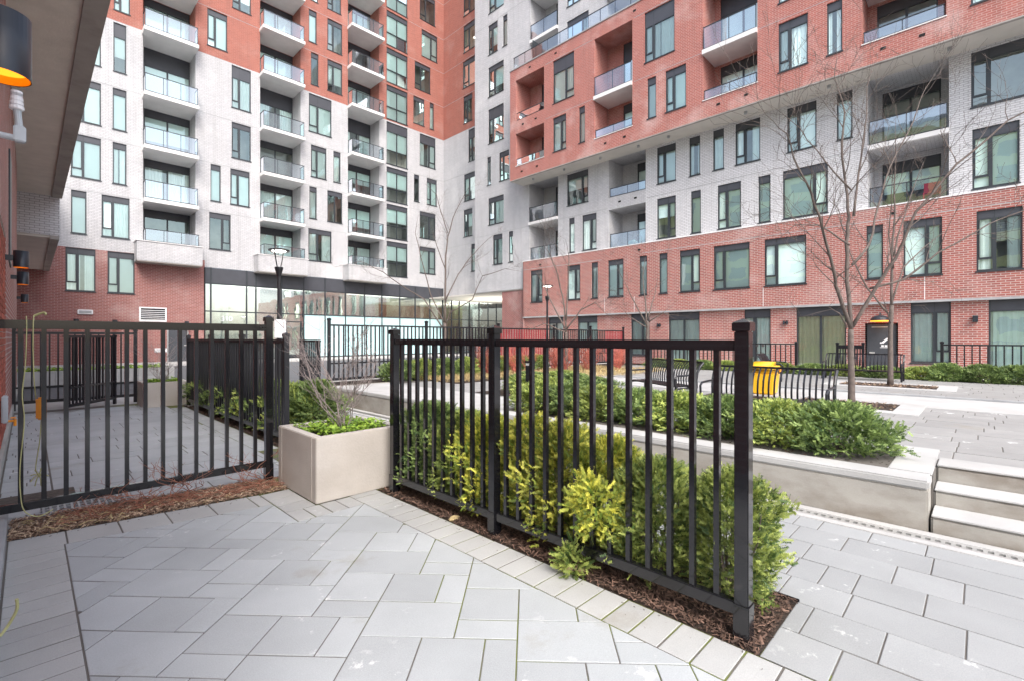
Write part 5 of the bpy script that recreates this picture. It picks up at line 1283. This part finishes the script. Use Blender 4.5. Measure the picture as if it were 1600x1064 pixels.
for i in range(4): box(bm, -.29, .29, -.13+i*.083, -.118+i*.083, .001, .0135)
bmobj('grate', bm, 'stone', t_); bm = bmesh.new(); box(bm, -.29, .29, -.13, .13, -.001, .002); bmobj('backing', bm, 'asphalt', t_)
bm = cord([(-.085, 2.98, .13), (-.06, 3.0, .16), (-.035, 2.99, .22), (-.035, 2.98, .27)], .006); o = bmobj('cable_end', bm, 'cord'); tag(o, 'short yellow cable end sticking up beside the sill at the left edge', 'cable')
# dead creepers under the left fence
for k, (x, y, h, sd_) in enumerate(((.95, 4.98, .42, 61), (.42, 4.93, .26, 62), (1.52, 4.95, .36, 63), (.72, 4.95, .22, 64))):
    bare_shrub('dead_creeper', ['tallest dry leafless creeper tangled in the middle of the left fence', 'short dry creeper stump under the left part of the left fence', 'dry creeper twigs beside the post next to the planter', 'smallest dry reddish twigs under the left fence'][k], (x, y, .0), h, 9, .35, 'twig_dry', .004, group='dry creepers under the left fence', seed=sd_, twigs=5, curl=.9)
R_ = random.Random(77); bm = bmesh.new()
for i in range(230):
    x = R_.uniform(.1, 1.68); y = yout(x)+R_.uniform(.08, .42); L = R_.uniform(.05, .22); a = R_.uniform(-.5, .5) if R_.random() < .7 else R_.uniform(0, 3)
    pts = [(x, y, .012), (x+math.cos(a)*L*.35, y+math.sin(a)*L*.3, R_.uniform(.015, .05)), (x+math.cos(a)*L*.7, y+math.sin(a)*L*.55, R_.uniform(.015, .05)), (x+math.cos(a)*L, y+math.sin(a)*L*.8, .014)]
    tube(bm, pts, R_.uniform(.0015, .003), 4)
o = bmobj('fallen_twigs', bm, 'twig_dry'); o['kind'] = 'stuff'
bm = bmesh.new()
for i in range(60):
    x = R_.choice([R_.uniform(-.05, .5), R_.uniform(-.05, 1.65)]); y = yout(x)+R_.uniform(-.03, .40); L = R_.uniform(.03, .13); a = R_.uniform(0, 3.14)
    tube(bm, [(x, y, .018), (x+math.cos(a)*L*.5, y+math.sin(a)*L*.5, R_.uniform(.02, .045)), (x+math.cos(a)*L, y+math.sin(a)*L, .018)], R_.uniform(.0015, .0035), 4)
o = bmobj('dry_straw', bm, 'straw'); o['kind'] = 'stuff'
bm = bmesh.new()            # crumbs of mulch and grit that spilled onto the pavers
for i in range(110):
    if i % 2: x = 2.262-abs(R_.gauss(0, .07)); y = R_.uniform(.1, 3.6)
    else: x = R_.uniform(-.05, 1.5); y = yout(x)-abs(R_.gauss(0, .05))
    L = R_.uniform(.002, .007); a = R_.uniform(0, 3.14); c, s_ = math.cos(a)*L, math.sin(a)*L
    tube(bm, [(x-c, y-s_, .0035), (x+c, y+s_, .005)], L*.3, 4)
o = bmobj('mulch_crumbs', bm, 'bark'); o['kind'] = 'stuff'
# low white bed walls beyond the neighbouring patio
t_ = thing('planter_wall', 'low white concrete bed wall beyond the far patio gate', 'planter', (1.4, 19, 0))
for i in range(4): boxo('block', -.4+i*.95, .545+i*.95, 19.0, 19.2, 0, .22, 'conc_light', t_, .006); boxo('block', -.4+i*.95, .545+i*.95, 19.01, 19.2, .222, .45, 'conc_light', t_, .006)
boxo('soil', -.4, 3.35, 19.2, 20.4, 0, .40, 'soil', t_); adopt(t_)
leaves('ground_cover', 1500, 1.45, 19.8, 1.8, .6, .40, .14, .06, 'cover', kind='stuff')
t_ = thing('planter_wall', 'low grey concrete bed edge in front of the glazed ground floor', 'planter', (8, 12.2, 0))
boxo('edge', 5.2, 12.0, 12.0, 12.15, 0, .30, 'conc_light', t_, .006); boxo('soil', 5.2, 12.0, 12.15, 13.0, 0, .27, 'straw', t_); adopt(t_)
# things left on the balconies
for k, (f_, s, z, m_, nm, lb) in enumerate(((fW, -1.35, 6.46, 'pink', 'folding_chair', 'red folding chair on the lowest right-hand balcony'),
                                       (fW, -14.1, 6.46, 'frost', 'storage_sack', 'blue sack on the middle white balcony above the red podium'))):
    bm = bmesh.new()
    if k == 0:
        box(bm, s-.25, s+.25, .45, .9, .42, .45, 0, lambda a, b, c: f_(a, b, c+z)); box(bm, s-.25, s+.25, .88, .92, .45, .9, 0, lambda a, b, c: f_(a, b, c+z))
        for q in (-.23, .23):
            box(bm, s+q-.015, s+q+.015, .45, .48, 0, .42, 0, lambda a, b, c: f_(a, b, c+z)); box(bm, s+q-.015, s+q+.015, .87, .9, 0, .42, 0, lambda a, b, c: f_(a, b, c+z))
    else:
        bmesh.ops.create_icosphere(bm, subdivisions=3, radius=.25)
        for v in bm.verts: v.co = Vector(f_(s+v.co.x*1.3, .6+v.co.y, z+.24+v.co.z*.95+.03*math.sin(v.co.x*30)))
    o = bmobj(nm, bm, m_); tag(o, lb, nm.replace('_', ' ').split()[-1])
